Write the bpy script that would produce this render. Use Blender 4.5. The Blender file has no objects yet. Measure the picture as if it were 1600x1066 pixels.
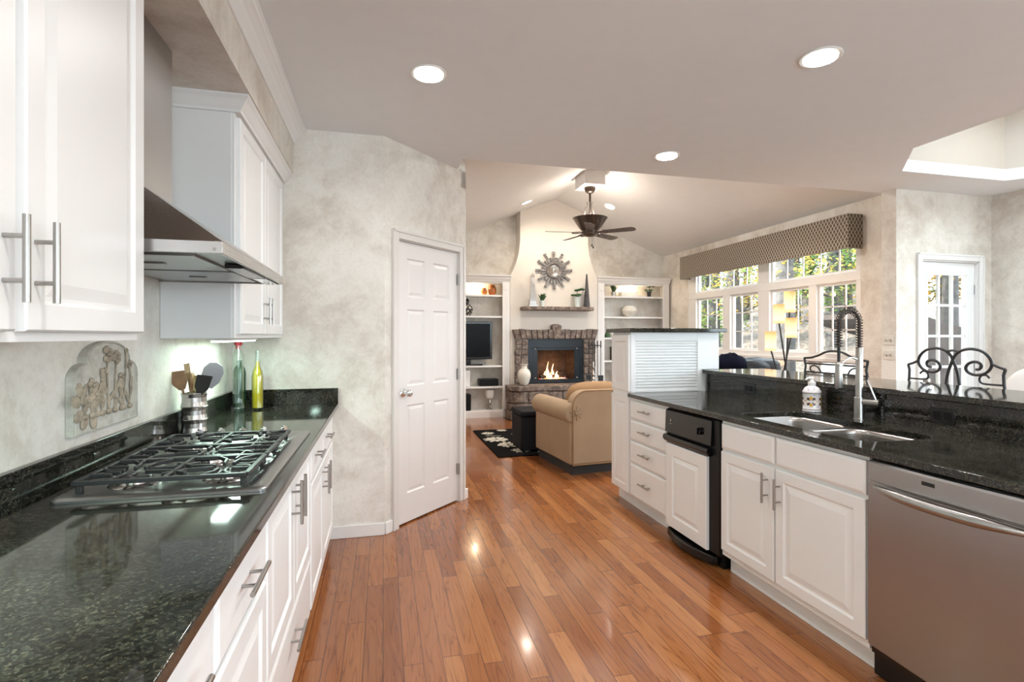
import bpy, bmesh, math, random
from mathutils import Vector, Matrix
from math import radians as rad, sin, cos, pi
random.seed(7)
SC = bpy.context.scene
COL = SC.collection

# ------------------------------------------------------------------ camera
cam_d = bpy.data.cameras.new('camera')
cam_d.sensor_width = 36
cam_d.lens = 36 * 820 / 1600
cam_d.shift_y = -0.0049
cam_d.clip_start = 0.05
cam_d.clip_end = 300
cam = bpy.data.objects.new('camera', cam_d)
COL.objects.link(cam)
cam.location = (0, 0, 1.365)
cam.rotation_euler = (rad(90), 0, rad(-13.8))
SC.camera = cam

# ------------------------------------------------------------------ world, sun, exposure
SUN_E, SKY_S, EXPO = 9.0, 6.4, 1.22
CAN_W, UNDER_W = 5.4, 2.2
w = bpy.data.worlds.new('world')
SC.world = w
w.use_nodes = True
wn = w.node_tree
wn.nodes.clear()
wo = wn.nodes.new('ShaderNodeOutputWorld')
bg = wn.nodes.new('ShaderNodeBackground')
sky = wn.nodes.new('ShaderNodeTexSky')
sky.sky_type = 'HOSEK_WILKIE'
sky.sun_direction = Vector((-0.9, 0.12, 0.45)).normalized()
sky.turbidity = 4.0
sky.ground_albedo = 0.4
mixw = wn.nodes.new('ShaderNodeMix')
mixw.data_type = 'RGBA'
mixw.inputs[0].default_value = 0.72
mixw.inputs[7].default_value = (0.80, 0.90, 1.0, 1)
wn.links.new(sky.outputs[0], mixw.inputs[6])
wn.links.new(mixw.outputs[2], bg.inputs[0])
wn.links.new(bg.outputs[0], wo.inputs[0])
bg.inputs[1].default_value = SKY_S
sun_d = bpy.data.lights.new('sun', 'SUN')
sun_d.energy = SUN_E
sun_d.angle = rad(1.0)
sun_d.color = (1.0, 0.95, 0.85)
sun = bpy.data.objects.new('sun', sun_d)
COL.objects.link(sun)
sun.rotation_euler = Vector((0.9, -0.12, -0.45)).to_track_quat('-Z', 'Y').to_euler()
sun.location = (0, 0, 20)
SC.view_settings.view_transform = 'Standard'
SC.view_settings.look = 'None'
SC.view_settings.gamma = 1
SC.view_settings.use_curve_mapping = False
SC.view_settings.exposure = EXPO
cy = SC.cycles
cy.use_denoising = True
cy.max_bounces = 7
cy.diffuse_bounces = 4
cy.glossy_bounces = 4
cy.transmission_bounces = 6
cy.transparent_max_bounces = 10
cy.sample_clamp_indirect = 6
cy.caustics_reflective = False
cy.caustics_refractive = False

# ------------------------------------------------------------------ helpers
def tag(o, label=None, cat=None, group=None, kind=None):
    if label: o['label'] = label
    if cat: o['category'] = cat
    if group: o['group'] = group
    if kind: o['kind'] = kind
    return o

def thing(name, label, cat, loc=(0, 0, 0), rz=0, group=None):
    o = bpy.data.objects.new(name, None)
    COL.objects.link(o)
    o.empty_display_size = 0.1
    o.location = loc
    o.rotation_euler = (0, 0, rz)
    return tag(o, label, cat, group)

def kids(o):
    return [c for c in bpy.data.objects if c.parent == o]

def dup(o, loc=None, rz=None, label=None, parent=None, top=True):
    c = o.copy()
    COL.objects.link(c)
    if parent is not None: c.parent = parent
    for k in kids(o):
        dup(k, parent=c, top=False)
    if loc is not None: c.location = loc
    if rz is not None: c.rotation_euler = (0, 0, rz)
    if label: c['label'] = label
    return c

class MB:
    def __init__(s):
        s.bm = bmesh.new()
        s.mi = 0
    def face(s, vs):
        try:
            f = s.bm.faces.new(vs)
            f.material_index = s.mi
            return f
        except ValueError:
            return None
    def v(s, p):
        return s.bm.verts.new(p)
    def box(s, x0, x1, y0, y1, z0, z1, M=None):
        P = [(x0, y0, z0), (x1, y0, z0), (x1, y1, z0), (x0, y1, z0), (x0, y0, z1), (x1, y0, z1), (x1, y1, z1), (x0, y1, z1)]
        if M is not None: P = [M @ Vector(p) for p in P]
        V = [s.v(p) for p in P]
        for q in ((3, 2, 1, 0), (4, 5, 6, 7), (0, 1, 5, 4), (1, 2, 6, 5), (2, 3, 7, 6), (3, 0, 4, 7)):
            s.face([V[i] for i in q])
        return s
    def ring(s, pts):
        return [s.v(p) for p in pts]
    def bridge(s, a, b):
        n = len(a)
        for i in range(n):
            s.face([a[i], a[(i + 1) % n], b[(i + 1) % n], b[i]])
    def panel(s, x0, x1, z0, z1, yf, th, rings):
        prev = s.ring([(x0, yf + th, z0), (x1, yf + th, z0), (x1, yf + th, z1), (x0, yf + th, z1)])
        s.face(prev[::-1])
        for ins, dy in rings:
            cur = s.ring([(x0 + ins, yf + dy, z0 + ins), (x1 - ins, yf + dy, z0 + ins), (x1 - ins, yf + dy, z1 - ins), (x0 + ins, yf + dy, z1 - ins)])
            s.bridge(prev, cur)
            prev = cur
        s.face(prev)
        return s
    def tube(s, pts, r, seg=8, closed=False, caps=True, flat=None):
        pts = [Vector(p) for p in pts]
        n = len(pts)
        rs = r if isinstance(r, (list, tuple)) else [r] * n
        rings = []
        up = None
        for i, p in enumerate(pts):
            if closed:
                t = pts[(i + 1) % n] - pts[i - 1]
            else:
                t = pts[min(i + 1, n - 1)] - pts[max(i - 1, 0)]
            if t.length < 1e-9: t = Vector((0, 0, 1))
            t.normalize()
            if up is None:
                up = Vector((0, 0, 1)) if abs(t.z) < 0.9 else Vector((1, 0, 0))
            a = up - t * up.dot(t)
            if a.length < 1e-6:
                a = t.orthogonal()
            a.normalize()
            up = a
            b = t.cross(a)
            ring = []
            for k in range(seg):
                an = 2 * pi * k / seg
                q = a * cos(an) + b * sin(an)
                if flat: q = a * cos(an) * flat + b * sin(an)
                ring.append(s.v(p + q * rs[i]))
            rings.append(ring)
        for i in range(n - 1):
            s.bridge(rings[i], rings[i + 1])
        if closed:
            s.bridge(rings[-1], rings[0])
        elif caps:
            s.face(rings[0][::-1])
            s.face(rings[-1])
        return s
    def cyl(s, p0, p1, r, seg=16, r1=None):
        return s.tube([p0, p1], [r, r if r1 is None else r1], seg)
    def lathe(s, prof, c=(0, 0, 0), seg=28, M=None, sx=1, sy=1):
        prev = None
        for r, z in prof:
            if r < 1e-5:
                p = Vector((c[0], c[1], c[2] + z))
                cur = [s.v(M @ p if M else p)]
            else:
                cur = []
                for k in range(seg):
                    p = Vector((c[0] + r * sx * cos(2 * pi * k / seg), c[1] + r * sy * sin(2 * pi * k / seg), c[2] + z))
                    cur.append(s.v(M @ p if M else p))
            if prev is not None:
                if len(prev) == 1 and len(cur) > 1:
                    for k in range(seg): s.face([prev[0], cur[(k + 1) % seg], cur[k]])
                elif len(cur) == 1 and len(prev) > 1:
                    for k in range(seg): s.face([prev[k], prev[(k + 1) % seg], cur[0]])
                elif len(cur) > 1:
                    s.bridge(prev, cur)
            prev = cur
        return s
    def ball(s, c, r, seg=12, rr=8, sc=(1, 1, 1), M=None):
        prev = None
        rows = []
        for j in range(rr + 1):
            th = pi * j / rr
            if j in (0, rr):
                p = Vector((0, 0, r * cos(th) * sc[2]))
                p = (M @ p if M else p) + Vector(c)
                rows.append([s.v(p)])
            else:
                row = []
                for k in range(seg):
                    p = Vector((r * sin(th) * cos(2 * pi * k / seg) * sc[0], r * sin(th) * sin(2 * pi * k / seg) * sc[1], r * cos(th) * sc[2]))
                    p = (M @ p if M else p) + Vector(c)
                    row.append(s.v(p))
                rows.append(row)
        for j in range(rr):
            a, b = rows[j], rows[j + 1]
            if len(a) == 1:
                for k in range(seg): s.face([a[0], b[k], b[(k + 1) % seg]])
            elif len(b) == 1:
                for k in range(seg): s.face([a[(k + 1) % seg], a[k], b[0]])
            else:
                for k in range(seg): s.face([a[k], b[k], b[(k + 1) % seg], a[(k + 1) % seg]])
        return s
    def prism(s, pts, d, M=None):
        # pts: list of 3d points (one outline), extruded by vector d
        d = Vector(d)
        A = [Vector(p) for p in pts]
        B = [p + d for p in A]
        if M is not None:
            A = [M @ p for p in A]; B = [M @ p for p in B]
        a = [s.v(p) for p in A]; b = [s.v(p) for p in B]
        s.face(a[::-1]); s.face(b)
        s.bridge(a, b)
        return s
    def holed(s, outer, holes, z0, z1):
        for z, flip in ((z0, True), (z1, False)):
            loops = []
            edges = []
            for L in [outer] + holes:
                vs = [s.v((p[0], p[1], z)) for p in L]
                loops.append(vs)
                for i in range(len(vs)):
                    edges.append(s.bm.edges.new((vs[i], vs[(i + 1) % len(vs)])))
            r = bmesh.ops.triangle_fill(s.bm, edges=edges, use_beauty=True)
            for f in r['geom']:
                if isinstance(f, bmesh.types.BMFace): f.material_index = s.mi
            if z == z0: low = loops
            else: high = loops
        for a, b in zip(low, high):
            s.bridge(a, b)
        return s
    def build(s, name, mat, parent=None, bevel=0, bseg=2, smooth=True, ang=35, subd=0, loc=None, nrm=True):
        if nrm:
            bmesh.ops.recalc_face_normals(s.bm, faces=s.bm.faces[:])
        me = bpy.data.meshes.new(name)
        s.bm.to_mesh(me)
        s.bm.free()
        for m in (mat if isinstance(mat, (list, tuple)) else [mat]):
            me.materials.append(m)
        if smooth:
            me.polygons.foreach_set('use_smooth', [True] * len(me.polygons))
            me.set_sharp_from_angle(angle=rad(ang))
        o = bpy.data.objects.new(name, me)
        COL.objects.link(o)
        if parent is not None: o.parent = parent
        if loc is not None: o.location = loc
        if bevel:
            md = o.modifiers.new('bevel', 'BEVEL')
            md.width = bevel; md.segments = bseg; md.limit_method = 'ANGLE'; md.angle_limit = rad(40)
            md.harden_normals = False
        if subd:
            md = o.modifiers.new('subdivision', 'SUBSURF')
            md.levels = subd; md.render_levels = subd
        return o

def struct(o, label, cat):
    return tag(o, label, cat, kind='structure')

def rrect(x0, x1, y0, y1, r, n=6):
    P = []
    for cx, cy_, a0 in ((x1 - r, y1 - r, 0), (x0 + r, y1 - r, 90), (x0 + r, y0 + r, 180), (x1 - r, y0 + r, 270)):
        for k in range(n + 1):
            a = rad(a0 + 90 * k / n)
            P.append((cx + r * cos(a), cy_ + r * sin(a)))
    return P

def catmull(P, n=6, closed=False):
    P = [Vector(p) for p in P]
    out = []
    m = len(P)
    for i in range(m if closed else m - 1):
        p0 = P[(i - 1) % m] if closed or i > 0 else P[0]
        p1 = P[i]; p2 = P[(i + 1) % m]
        p3 = P[(i + 2) % m] if closed or i + 2 < m else P[-1]
        for k in range(n):
            t = k / n
            out.append(0.5 * ((2 * p1) + (-p0 + p2) * t + (2 * p0 - 5 * p1 + 4 * p2 - p3) * t * t + (-p0 + 3 * p1 - 3 * p2 + p3) * t ** 3))
    if not closed: out.append(P[-1])
    return out

# ------------------------------------------------------------------ materials
class N:
    """tiny node helper"""
    def __init__(s, name):
        s.m = bpy.data.materials.new(name)
        s.m.use_nodes = True
        s.t = s.m.node_tree
        s.b = s.t.nodes['Principled BSDF']
        s.out = s.t.nodes['Material Output']
        s._c = None
    def new(s, t, **kw):
        n = s.t.nodes.new(t)
        for k, v in kw.items(): setattr(n, k, v)
        return n
    def L(s, a, b): s.t.links.new(a, b)
    def co(s, scale=(1, 1, 1), rot=(0, 0, 0), out='Object'):
        tc = s.new('ShaderNodeTexCoord')
        mp = s.new('ShaderNodeMapping')
        mp.inputs['Scale'].default_value = scale
        mp.inputs['Rotation'].default_value = rot
        s.L(tc.outputs[out], mp.inputs[0])
        return mp.outputs[0]
    def noise(s, vec, scale=5, detail=4, rough=0.5, dist=0):
        n = s.new('ShaderNodeTexNoise')
        n.inputs['Scale'].default_value = scale
        n.inputs['Detail'].default_value = detail
        n.inputs['Roughness'].default_value = rough
        n.inputs['Distortion'].default_value = dist
        s.L(vec, n.inputs['Vector'])
        return n.outputs[0]
    def ramp(s, fac, stops, interp='LINEAR'):
        r = s.new('ShaderNodeValToRGB')
        r.color_ramp.interpolation = interp
        e = r.color_ramp.elements
        while len(e) > 1: e.remove(e[0])
        e[0].position = stops[0][0]; e[0].color = (*stops[0][1], 1) if len(stops[0][1]) == 3 else stops[0][1]
        for p, c in stops[1:]:
            x = e.new(p); x.color = (*c, 1)
        s.L(fac, r.inputs[0])
        return r.outputs[0]
    def mix(s, fac, a, b, mode='MIX'):
        n = s.new('ShaderNodeMix', data_type='RGBA', blend_type=mode)
        for i, v in ((0, fac), (6, a), (7, b)):
            if isinstance(v, (int, float)): n.inputs[i].default_value = v
            elif isinstance(v, tuple): n.inputs[i].default_value = (*v, 1)
            else: s.L(v, n.inputs[i])
        return n.outputs[2]
    def math(s, op, a, b=None, c=None):
        n = s.new('ShaderNodeMath', operation=op)
        for i, v in enumerate((a, b, c)):
            if v is None: continue
            if isinstance(v, (int, float)): n.inputs[i].default_value = v
            else: s.L(v, n.inputs[i])
        return n.outputs[0]
    def bump(s, h, strength=0.2, dist=0.01):
        n = s.new('ShaderNodeBump')
        n.inputs['Strength'].default_value = strength
        n.inputs['Distance'].default_value = dist
        s.L(h, n.inputs['Height'])
        s.L(n.outputs[0], s.b.inputs['Normal'])
    def set(s, **kw):
        for k, v in kw.items():
            k = k.replace('_', ' ')
            if isinstance(v, (int, float)): s.b.inputs[k].default_value = v
            elif isinstance(v, tuple): s.b.inputs[k].default_value = (*v, 1)
            else: s.L(v, s.b.inputs[k])
        return s

def simple(name, col, rough=0.5, metal=0, var=0.06, vscale=8, bump=0, bscale=60, **kw):
    n = N(name)
    v = n.co()
    f = n.noise(v, vscale, 3)
    dark = tuple(c * (1 - var) for c in col); lite = tuple(min(1, c * (1 + var)) for c in col)
    n.set(Base_Color=n.ramp(f, [(0.3, dark), (0.7, lite)]), Roughness=rough, Metallic=metal, **kw)
    if bump: n.bump(n.noise(v, bscale, 4), bump, 0.004)
    return n.m

M = {}
M['cab'] = simple('white_cabinet_paint', (0.84, 0.845, 0.84), 0.36, var=0.012, vscale=3)
M['trimw'] = simple('white_trim_paint', (0.80, 0.79, 0.77), 0.35, var=0.015)
M['door'] = simple('cream_door_paint', (0.74, 0.705, 0.68), 0.35, var=0.012)
M['casing'] = simple('cream_casing_paint', (0.70, 0.665, 0.63), 0.38, var=0.012)
M['ceil'] = simple('flat_ceiling_paint', (0.81, 0.83, 0.845), 0.75, var=0.01, bump=0.03, bscale=200)
M['shaft'] = simple('warm_cream_shaft_paint', (0.50, 0.44, 0.375), 0.7, var=0.015)
M['vault'] = simple('vault_ceiling_paint', (0.78, 0.775, 0.77), 0.75, var=0.01)
M['cream'] = simple('smooth_cream_plaster', (0.72, 0.665, 0.60), 0.6, var=0.015)
M['shelfw'] = simple('bookcase_white_paint', (0.82, 0.80, 0.78), 0.35, var=0.01)
M['black'] = simple('black_enamel', (0.004, 0.004, 0.0045), 0.2, var=0.1)
M['satinblack'] = simple('satin_black_metal', (0.004, 0.004, 0.0045), 0.38, var=0.15, Specular_IOR_Level=0.25)
M['iron'] = simple('cast_iron', (0.022, 0.023, 0.024), 0.36, var=0.2, bump=0.1, bscale=300)
M['wrought'] = simple('wrought_iron', (0.012, 0.012, 0.013), 0.4, var=0.2)
M['chrome'] = simple('polished_chrome', (0.86, 0.87, 0.88), 0.08, 1, var=0.02)
M['nickel'] = simple('brushed_nickel', (0.40, 0.385, 0.365), 0.3, 1, var=0.05)
M['bronze'] = simple('dark_bronze', (0.10, 0.075, 0.06), 0.3, 0.8, var=0.2)
M['silver'] = simple('aged_silver', (0.62, 0.60, 0.58), 0.22, 1, var=0.08)
M['leather'] = simple('black_leather', (0.007, 0.009, 0.012), 0.34, var=0.15, bump=0.15, bscale=90)
M['navy'] = simple('navy_throw', (0.004, 0.005, 0.012), 0.9, var=0.3, bump=0.3, Specular_IOR_Level=0.05)
M['ottoman'] = simple('dark_woven_ottoman', (0.006, 0.0055, 0.007), 0.7, var=0.3, Specular_IOR_Level=0.2, bump=0.4, bscale=200)
M['plast'] = simple('white_plastic', (0.82, 0.81, 0.78), 0.3, var=0.02)
M['grayplast'] = simple('grey_plastic', (0.33, 0.32, 0.34), 0.4, var=0.02)
M['wood'] = simple('spoon_wood', (0.22, 0.115, 0.05), 0.5, var=0.25, vscale=20)
M['bamboo'] = simple('pale_bamboo', (0.38, 0.29, 0.12), 0.5, var=0.2, vscale=20)
M['ceramic'] = simple('glazed_cream_ceramic', (0.72, 0.68, 0.60), 0.25, var=0.08)
M['terra'] = simple('orange_glazed_clay', (0.42, 0.13, 0.03), 0.28, var=0.3)
M['leaf'] = simple('succulent_green', (0.035, 0.09, 0.03), 0.45, var=0.4, vscale=30)
M['potw'] = simple('pale_celadon_pot', (0.62, 0.68, 0.63), 0.3, var=0.04)
M['red'] = simple('red_rubber', (0.35, 0.01, 0.015), 0.35, var=0.05)
M['dkgreen'] = simple('dark_green_glass', (0.01, 0.05, 0.02), 0.08, var=0.1)
M['fanblade'] = simple('fan_blade_walnut', (0.085, 0.062, 0.052), 0.5, var=0.25, vscale=12)
M['screen'] = simple('tv_screen', (0.002, 0.002, 0.003), 0.3, var=0.02, Specular_IOR_Level=0.12)
M['firebrick'] = simple('firebrick_lining', (0.075, 0.05, 0.035), 0.85, var=0.35, vscale=14, bump=0.4)
M['log'] = simple('charred_log', (0.05, 0.03, 0.02), 0.9, var=0.6, vscale=25, bump=0.8, bscale=50)
M['doorblack'] = simple('blue_black_fireplace_steel', (0.02, 0.028, 0.036), 0.25, 0.3, var=0.1)
M['bark'] = simple('tree_bark', (0.05, 0.045, 0.042), 0.9, var=0.5, vscale=6, bump=0.8, bscale=14)
M['roofb'] = simple('brown_roof_shingle', (0.03, 0.02, 0.016), 0.9, var=0.5, vscale=14)
M['siding'] = simple('pale_siding', (0.20, 0.21, 0.22), 0.7, var=0.02)
M['rubber'] = simple('dark_rubber', (0.02, 0.02, 0.02), 0.7, var=0.1)

def stainless(name, col, rough, axis, metal=1):
    n = N(name)
    sc = [900, 900, 900]; sc[axis] = 3
    v = n.co(tuple(sc))
    f = n.noise(v, 1, 3, 0.6)
    v2 = n.co()
    g = n.noise(v2, 2.5, 2)
    n.set(Base_Color=n.ramp(g, [(0.3, tuple(c * 0.93 for c in col)), (0.7, col)]), Metallic=metal,
          Roughness=n.math('MULTIPLY_ADD', f, 0.16, rough - 0.08))
    n.b.inputs['Anisotropic'].default_value = 0.5
    return n.m
M['steelx'] = stainless('brushed_steel_horizontal', (0.40, 0.395, 0.385), 0.33, 0)
M['steelz'] = stainless('brushed_steel_vertical', (0.50, 0.49, 0.48), 0.32, 2)
M['steely'] = stainless('brushed_steel_lengthwise', (0.58, 0.57, 0.56), 0.27, 1)
M['basin'] = stainless('satin_sink_steel', (0.38, 0.355, 0.33), 0.28, 1)

def granite():
    n = N('dark_green_granite')
    v = n.co()
    def cells(scale, stops):
        vo = n.new('ShaderNodeTexVoronoi'); vo.inputs['Scale'].default_value = scale
        vo.inputs['Randomness'].default_value = 1.0
        nz = n.new('ShaderNodeTexNoise'); nz.inputs['Scale'].default_value = scale * 0.8; nz.inputs['Detail'].default_value = 2
        n.L(v, nz.inputs['Vector'])
        ad = n.new('ShaderNodeVectorMath', operation='MULTIPLY_ADD')
        n.L(nz.outputs['Color'], ad.inputs[0]); ad.inputs[1].default_value = (0.9 / scale,) * 3; n.L(v, ad.inputs[2])
        n.L(ad.outputs[0], vo.inputs['Vector'])
        sp = n.new('ShaderNodeSeparateColor'); n.L(vo.outputs['Color'], sp.inputs[0])
        return n.ramp(sp.outputs[0], stops)
    a = cells(190, [(0.0, (0.003, 0.0035, 0.003)), (0.35, (0.008, 0.009, 0.0075)), (0.65, (0.020, 0.022, 0.017)), (0.88, (0.038, 0.039, 0.029)), (1.0, (0.065, 0.065, 0.05))])
    b = cells(290, [(0.0, (0.002, 0.002, 0.002)), (0.6, (0.006, 0.006, 0.005)), (0.85, (0.024, 0.018, 0.011)), (1.0, (0.07, 0.055, 0.036))])
    cl = n.ramp(n.noise(v, 7, 3, 0.6), [(0.35, (0.45, 0.45, 0.45)), (0.65, (1, 1, 1))])
    col = n.mix(1.0, n.mix(1.0, a, b, 'ADD'), cl, 'MULTIPLY')
    n.set(Base_Color=col, Roughness=0.06, IOR=1.5)
    return n.m
M['granite'] = granite()

def wallpaper():
    n = N('mottled_faux_wallpaper')
    v = n.co(out='Object')
    big = n.noise(v, 1.7, 5, 0.62, 0.6)
    med = n.noise(v, 6, 6, 0.75, 0.4)
    mx = n.math('ADD', n.math('MULTIPLY', big, 0.6), n.math('MULTIPLY', med, 0.4))
    col = n.ramp(mx, [(0.36, (0.57, 0.51, 0.44)), (0.45, (0.66, 0.61, 0.54)), (0.51, (0.74, 0.70, 0.635)), (0.60, (0.81, 0.78, 0.725))])
    fine = n.noise(v, 45, 6, 0.85, 0.3)
    col = n.mix(0.55, col, n.ramp(fine, [(0.36, (0.84, 0.82, 0.80)), (0.52, (1, 1, 1))]), 'MULTIPLY')
    n.set(Base_Color=col, Roughness=0.6)
    n.bump(fine, 0.05, 0.003)
    return n.m
M['wall'] = wallpaper()

def floorwood():
    n = N('oak_strip_floor')
    tc = n.new('ShaderNodeTexCoord')
    sep = n.new('ShaderNodeSeparateXYZ')
    n.L(tc.outputs['Object'], sep.inputs[0])
    x, y = sep.outputs[0], sep.outputs[1]
    W = 0.0815
    row = n.math('FLOOR', n.math('DIVIDE', x, W))
    wn1 = n.new('ShaderNodeTexWhiteNoise', noise_dimensions='1D'); n.L(row, wn1.inputs['W'])
    yo = n.math('ADD', y, n.math('MULTIPLY', wn1.outputs[0], 7.3))
    ln = n.math('MULTIPLY_ADD', wn1.outputs[0], 0.5, 0.75)
    seg = n.math('FLOOR', n.math('DIVIDE', yo, ln))
    cv = n.new('ShaderNodeCombineXYZ'); n.L(row, cv.inputs[0]); n.L(seg, cv.inputs[1])
    wn2 = n.new('ShaderNodeTexWhiteNoise', noise_dimensions='2D'); n.L(cv.outputs[0], wn2.inputs['Vector'])
    pid = wn2.outputs[0]
    tone = n.ramp(pid, [(0.0, (0.24, 0.078, 0.023)), (0.3, (0.30, 0.105, 0.031)), (0.7, (0.35, 0.132, 0.041)), (0.9, (0.39, 0.158, 0.052)), (1.0, (0.42, 0.18, 0.064))])
    # grain coordinates, shifted per plank
    gx = n.math('ADD', n.math('MULTIPLY', x, 26), n.math('MULTIPLY', pid, 91))
    gy = n.math('ADD', n.math('MULTIPLY', y, 1.5), n.math('MULTIPLY', pid, 37))
    gv = n.new('ShaderNodeCombineXYZ'); n.L(gx, gv.inputs[0]); n.L(gy, gv.inputs[1])
    cat = n.noise(gv.outputs[0], 0.75, 2, 0.5, 0.6)
    rings = n.math('FRACT', n.math('MULTIPLY', cat, 9))
    rr = n.ramp(rings, [(0.0, (0.50, 0.38, 0.32)), (0.2, (0.90, 0.86, 0.82)), (0.6, (1, 1, 1)), (1.0, (0.84, 0.78, 0.72))])
    gx2 = n.math('MULTIPLY', gx, 16); 
    gv2 = n.new('ShaderNodeCombineXYZ'); n.L(gx2, gv2.inputs[0]); n.L(n.math('MULTIPLY', gy, 5), gv2.inputs[1])
    fine = n.ramp(n.noise(gv2.outputs[0], 1.0, 3, 0.6), [(0.35, (0.80, 0.74, 0.70)), (0.55, (1, 1, 1))])
    col = n.mix(0.85, tone, rr, 'MULTIPLY')
    col = n.mix(0.7, col, fine, 'MULTIPLY')
    # seams
    fx = n.math('FRACT', n.math('DIVIDE', x, W))
    ex = n.math('MINIMUM', fx, n.math('SUBTRACT', 1.0, fx))
    fy = n.math('FRACT', n.math('DIVIDE', yo, ln))
    ey = n.math('MULTIPLY', n.math('MINIMUM', fy, n.math('SUBTRACT', 1.0, fy)), 10)
    e = n.math('MINIMUM', ex, ey)
    seam = n.ramp(e, [(0.0, (0.25, 0.16, 0.11)), (0.012, (0.5, 0.4, 0.33)), (0.028, (1, 1, 1))])
    col = n.mix(1.0, col, seam, 'MULTIPLY')
    n.set(Base_Color=col, Roughness=n.math('MULTIPLY_ADD', n.noise(tc.outputs['Object'], 3, 3), 0.12, 0.13), IOR=1.5)
    n.b.inputs['Coat Weight'].default_value = 0.35
    n.b.inputs['Coat Roughness'].default_value = 0.08
    hb = n.math('ADD', n.math('MULTIPLY', n.math('MINIMUM', e, 0.03), 6), n.math('MULTIPLY', n.noise(tc.outputs['Object'], 7, 2), 0.25))
    n.bump(hb, 0.12, 0.004)
    return n.m
M['floor'] = floorwood()

def stone():
    n = N('brown_grey_rough_stone')
    v = n.co()
    a = n.noise(v, 14, 8, 0.75, 0.5)
    b = n.noise(v, 4, 3)
    col = n.ramp(a, [(0.3, (0.06, 0.048, 0.042)), (0.48, (0.17, 0.135, 0.115)), (0.58, (0.30, 0.25, 0.215)), (0.72, (0.50, 0.45, 0.40))])
    col = n.mix(0.5, col, n.ramp(b, [(0.3, (0.65, 0.52, 0.45)), (0.7, (1, 0.97, 0.93))]), 'MULTIPLY')
    n.set(Base_Color=col, Roughness=0.85)
    n.bump(a, 0.7, 0.02)
    return n.m
M['stone'] = stone()
M['mortar'] = simple('pale_mortar', (0.36, 0.32, 0.28), 0.9, var=0.15, vscale=30)

def fabric(name, col, sc=500, rough=0.85):
    n = N(name)
    v = n.co()
    f = n.noise(v, sc, 2, 0.6)
    g = n.noise(v, 5, 3)
    c = n.mix(0.5, n.ramp(g, [(0.3, tuple(k * 0.9 for k in col)), (0.7, col)]), n.ramp(f, [(0.3, (0.85, 0.83, 0.8)), (0.7, (1, 1, 1))]), 'MULTIPLY')
    n.set(Base_Color=c, Roughness=rough)
    n.bump(f, 0.15, 0.002)
    return n.m
M['sofa'] = fabric('tan_sofa_chenille', (0.38, 0.27, 0.17))
M['cushion'] = fabric('golden_tan_cushion', (0.33, 0.19, 0.09))

def valance():
    n = N('trellis_valance_fabric')
    tc = n.new('ShaderNodeTexCoord')
    sep = n.new('ShaderNodeSeparateXYZ'); n.L(tc.outputs['Object'], sep.inputs[0])
    a = n.math('ADD', sep.outputs[0], sep.outputs[1])
    S = 22.0
    p = n.math('MULTIPLY', n.math('ADD', a, n.math('MULTIPLY', sep.outputs[2], 0.62)), S)
    q = n.math('MULTIPLY', n.math('SUBTRACT', a, n.math('MULTIPLY', sep.outputs[2], 0.62)), S)
    def line(t):
        f = n.math('FRACT', t)
        return n.math('ABSOLUTE', n.math('SUBTRACT', f, 0.5))
    d = n.math('MINIMUM', line(p), line(q))
    col = n.ramp(d, [(0.0, (0.55, 0.49, 0.41)), (0.075, (0.52, 0.46, 0.38)), (0.11, (0.085, 0.068, 0.052)), (0.5, (0.12, 0.10, 0.078))])
    n.set(Base_Color=col, Roughness=0.85)
    return n.m
M['valance'] = valance()

def pane():
    m = bpy.data.materials.new('clear_window_glass')
    m.use_nodes = True
    t = m.node_tree
    t.nodes.clear()
    o = t.nodes.new('ShaderNodeOutputMaterial')
    mx = t.nodes.new('ShaderNodeMixShader')
    tr = t.nodes.new('ShaderNodeBsdfTransparent')
    gl = t.nodes.new('ShaderNodeBsdfGlossy')
    lw = t.nodes.new('ShaderNodeLayerWeight')
    lw.inputs[0].default_value = 0.5
    fr = t.nodes.new('ShaderNodeMath'); fr.operation = 'MULTIPLY_ADD'
    pw_ = t.nodes.new('ShaderNodeMath'); pw_.operation = 'POWER'
    pw_.inputs[1].default_value = 4
    t.links.new(lw.outputs['Facing'], pw_.inputs[0])
    t.links.new(pw_.outputs[0], fr.inputs[0])
    fr.inputs[1].default_value = 0.5
    fr.inputs[2].default_value = 0.03
    gl.inputs['Roughness'].default_value = 0.02
    t.links.new(fr.outputs[0], mx.inputs[0])
    t.links.new(tr.outputs[0], mx.inputs[1])
    t.links.new(gl.outputs[0], mx.inputs[2])
    t.links.new(mx.outputs[0], o.inputs[0])
    tr.inputs[0].default_value = (0.97, 0.99, 0.98, 1)
    return m
M['pane'] = pane()

def glassy(name, col, rough=0.02, ior=1.45):
    n = N(name)
    n.set(Base_Color=n.ramp(n.noise(n.co(), 6, 2), [(0.3, tuple(c * 0.97 for c in col)), (0.7, col)]), Roughness=rough, IOR=ior)
    n.b.inputs['Transmission Weight'].default_value = 1.0
    return n.m
def clearglass(name, tint, edge=0.75, base=0.05):
    m = M['pane'].copy(); m.name = name
    t = m.node_tree
    for nd in t.nodes:
        if nd.type == 'BSDF_TRANSPARENT': nd.inputs[0].default_value = (*tint, 1)
        if nd.type == 'MATH' and nd.operation == 'MULTIPLY_ADD':
            nd.inputs[1].default_value = edge; nd.inputs[2].default_value = base
        if nd.type == 'MATH' and nd.operation == 'POWER': nd.inputs[1].default_value = 2.5
    return m
M['glass'] = clearglass('clear_bottle_glass', (0.93, 0.97, 0.95))
M['oil'] = simple('yellow_olive_oil', (0.72, 0.50, 0.012), 0.08, var=0.12, vscale=10)
M['oil'].node_tree.nodes['Principled BSDF'].inputs['Transmission Weight'].default_value = 0.35
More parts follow.
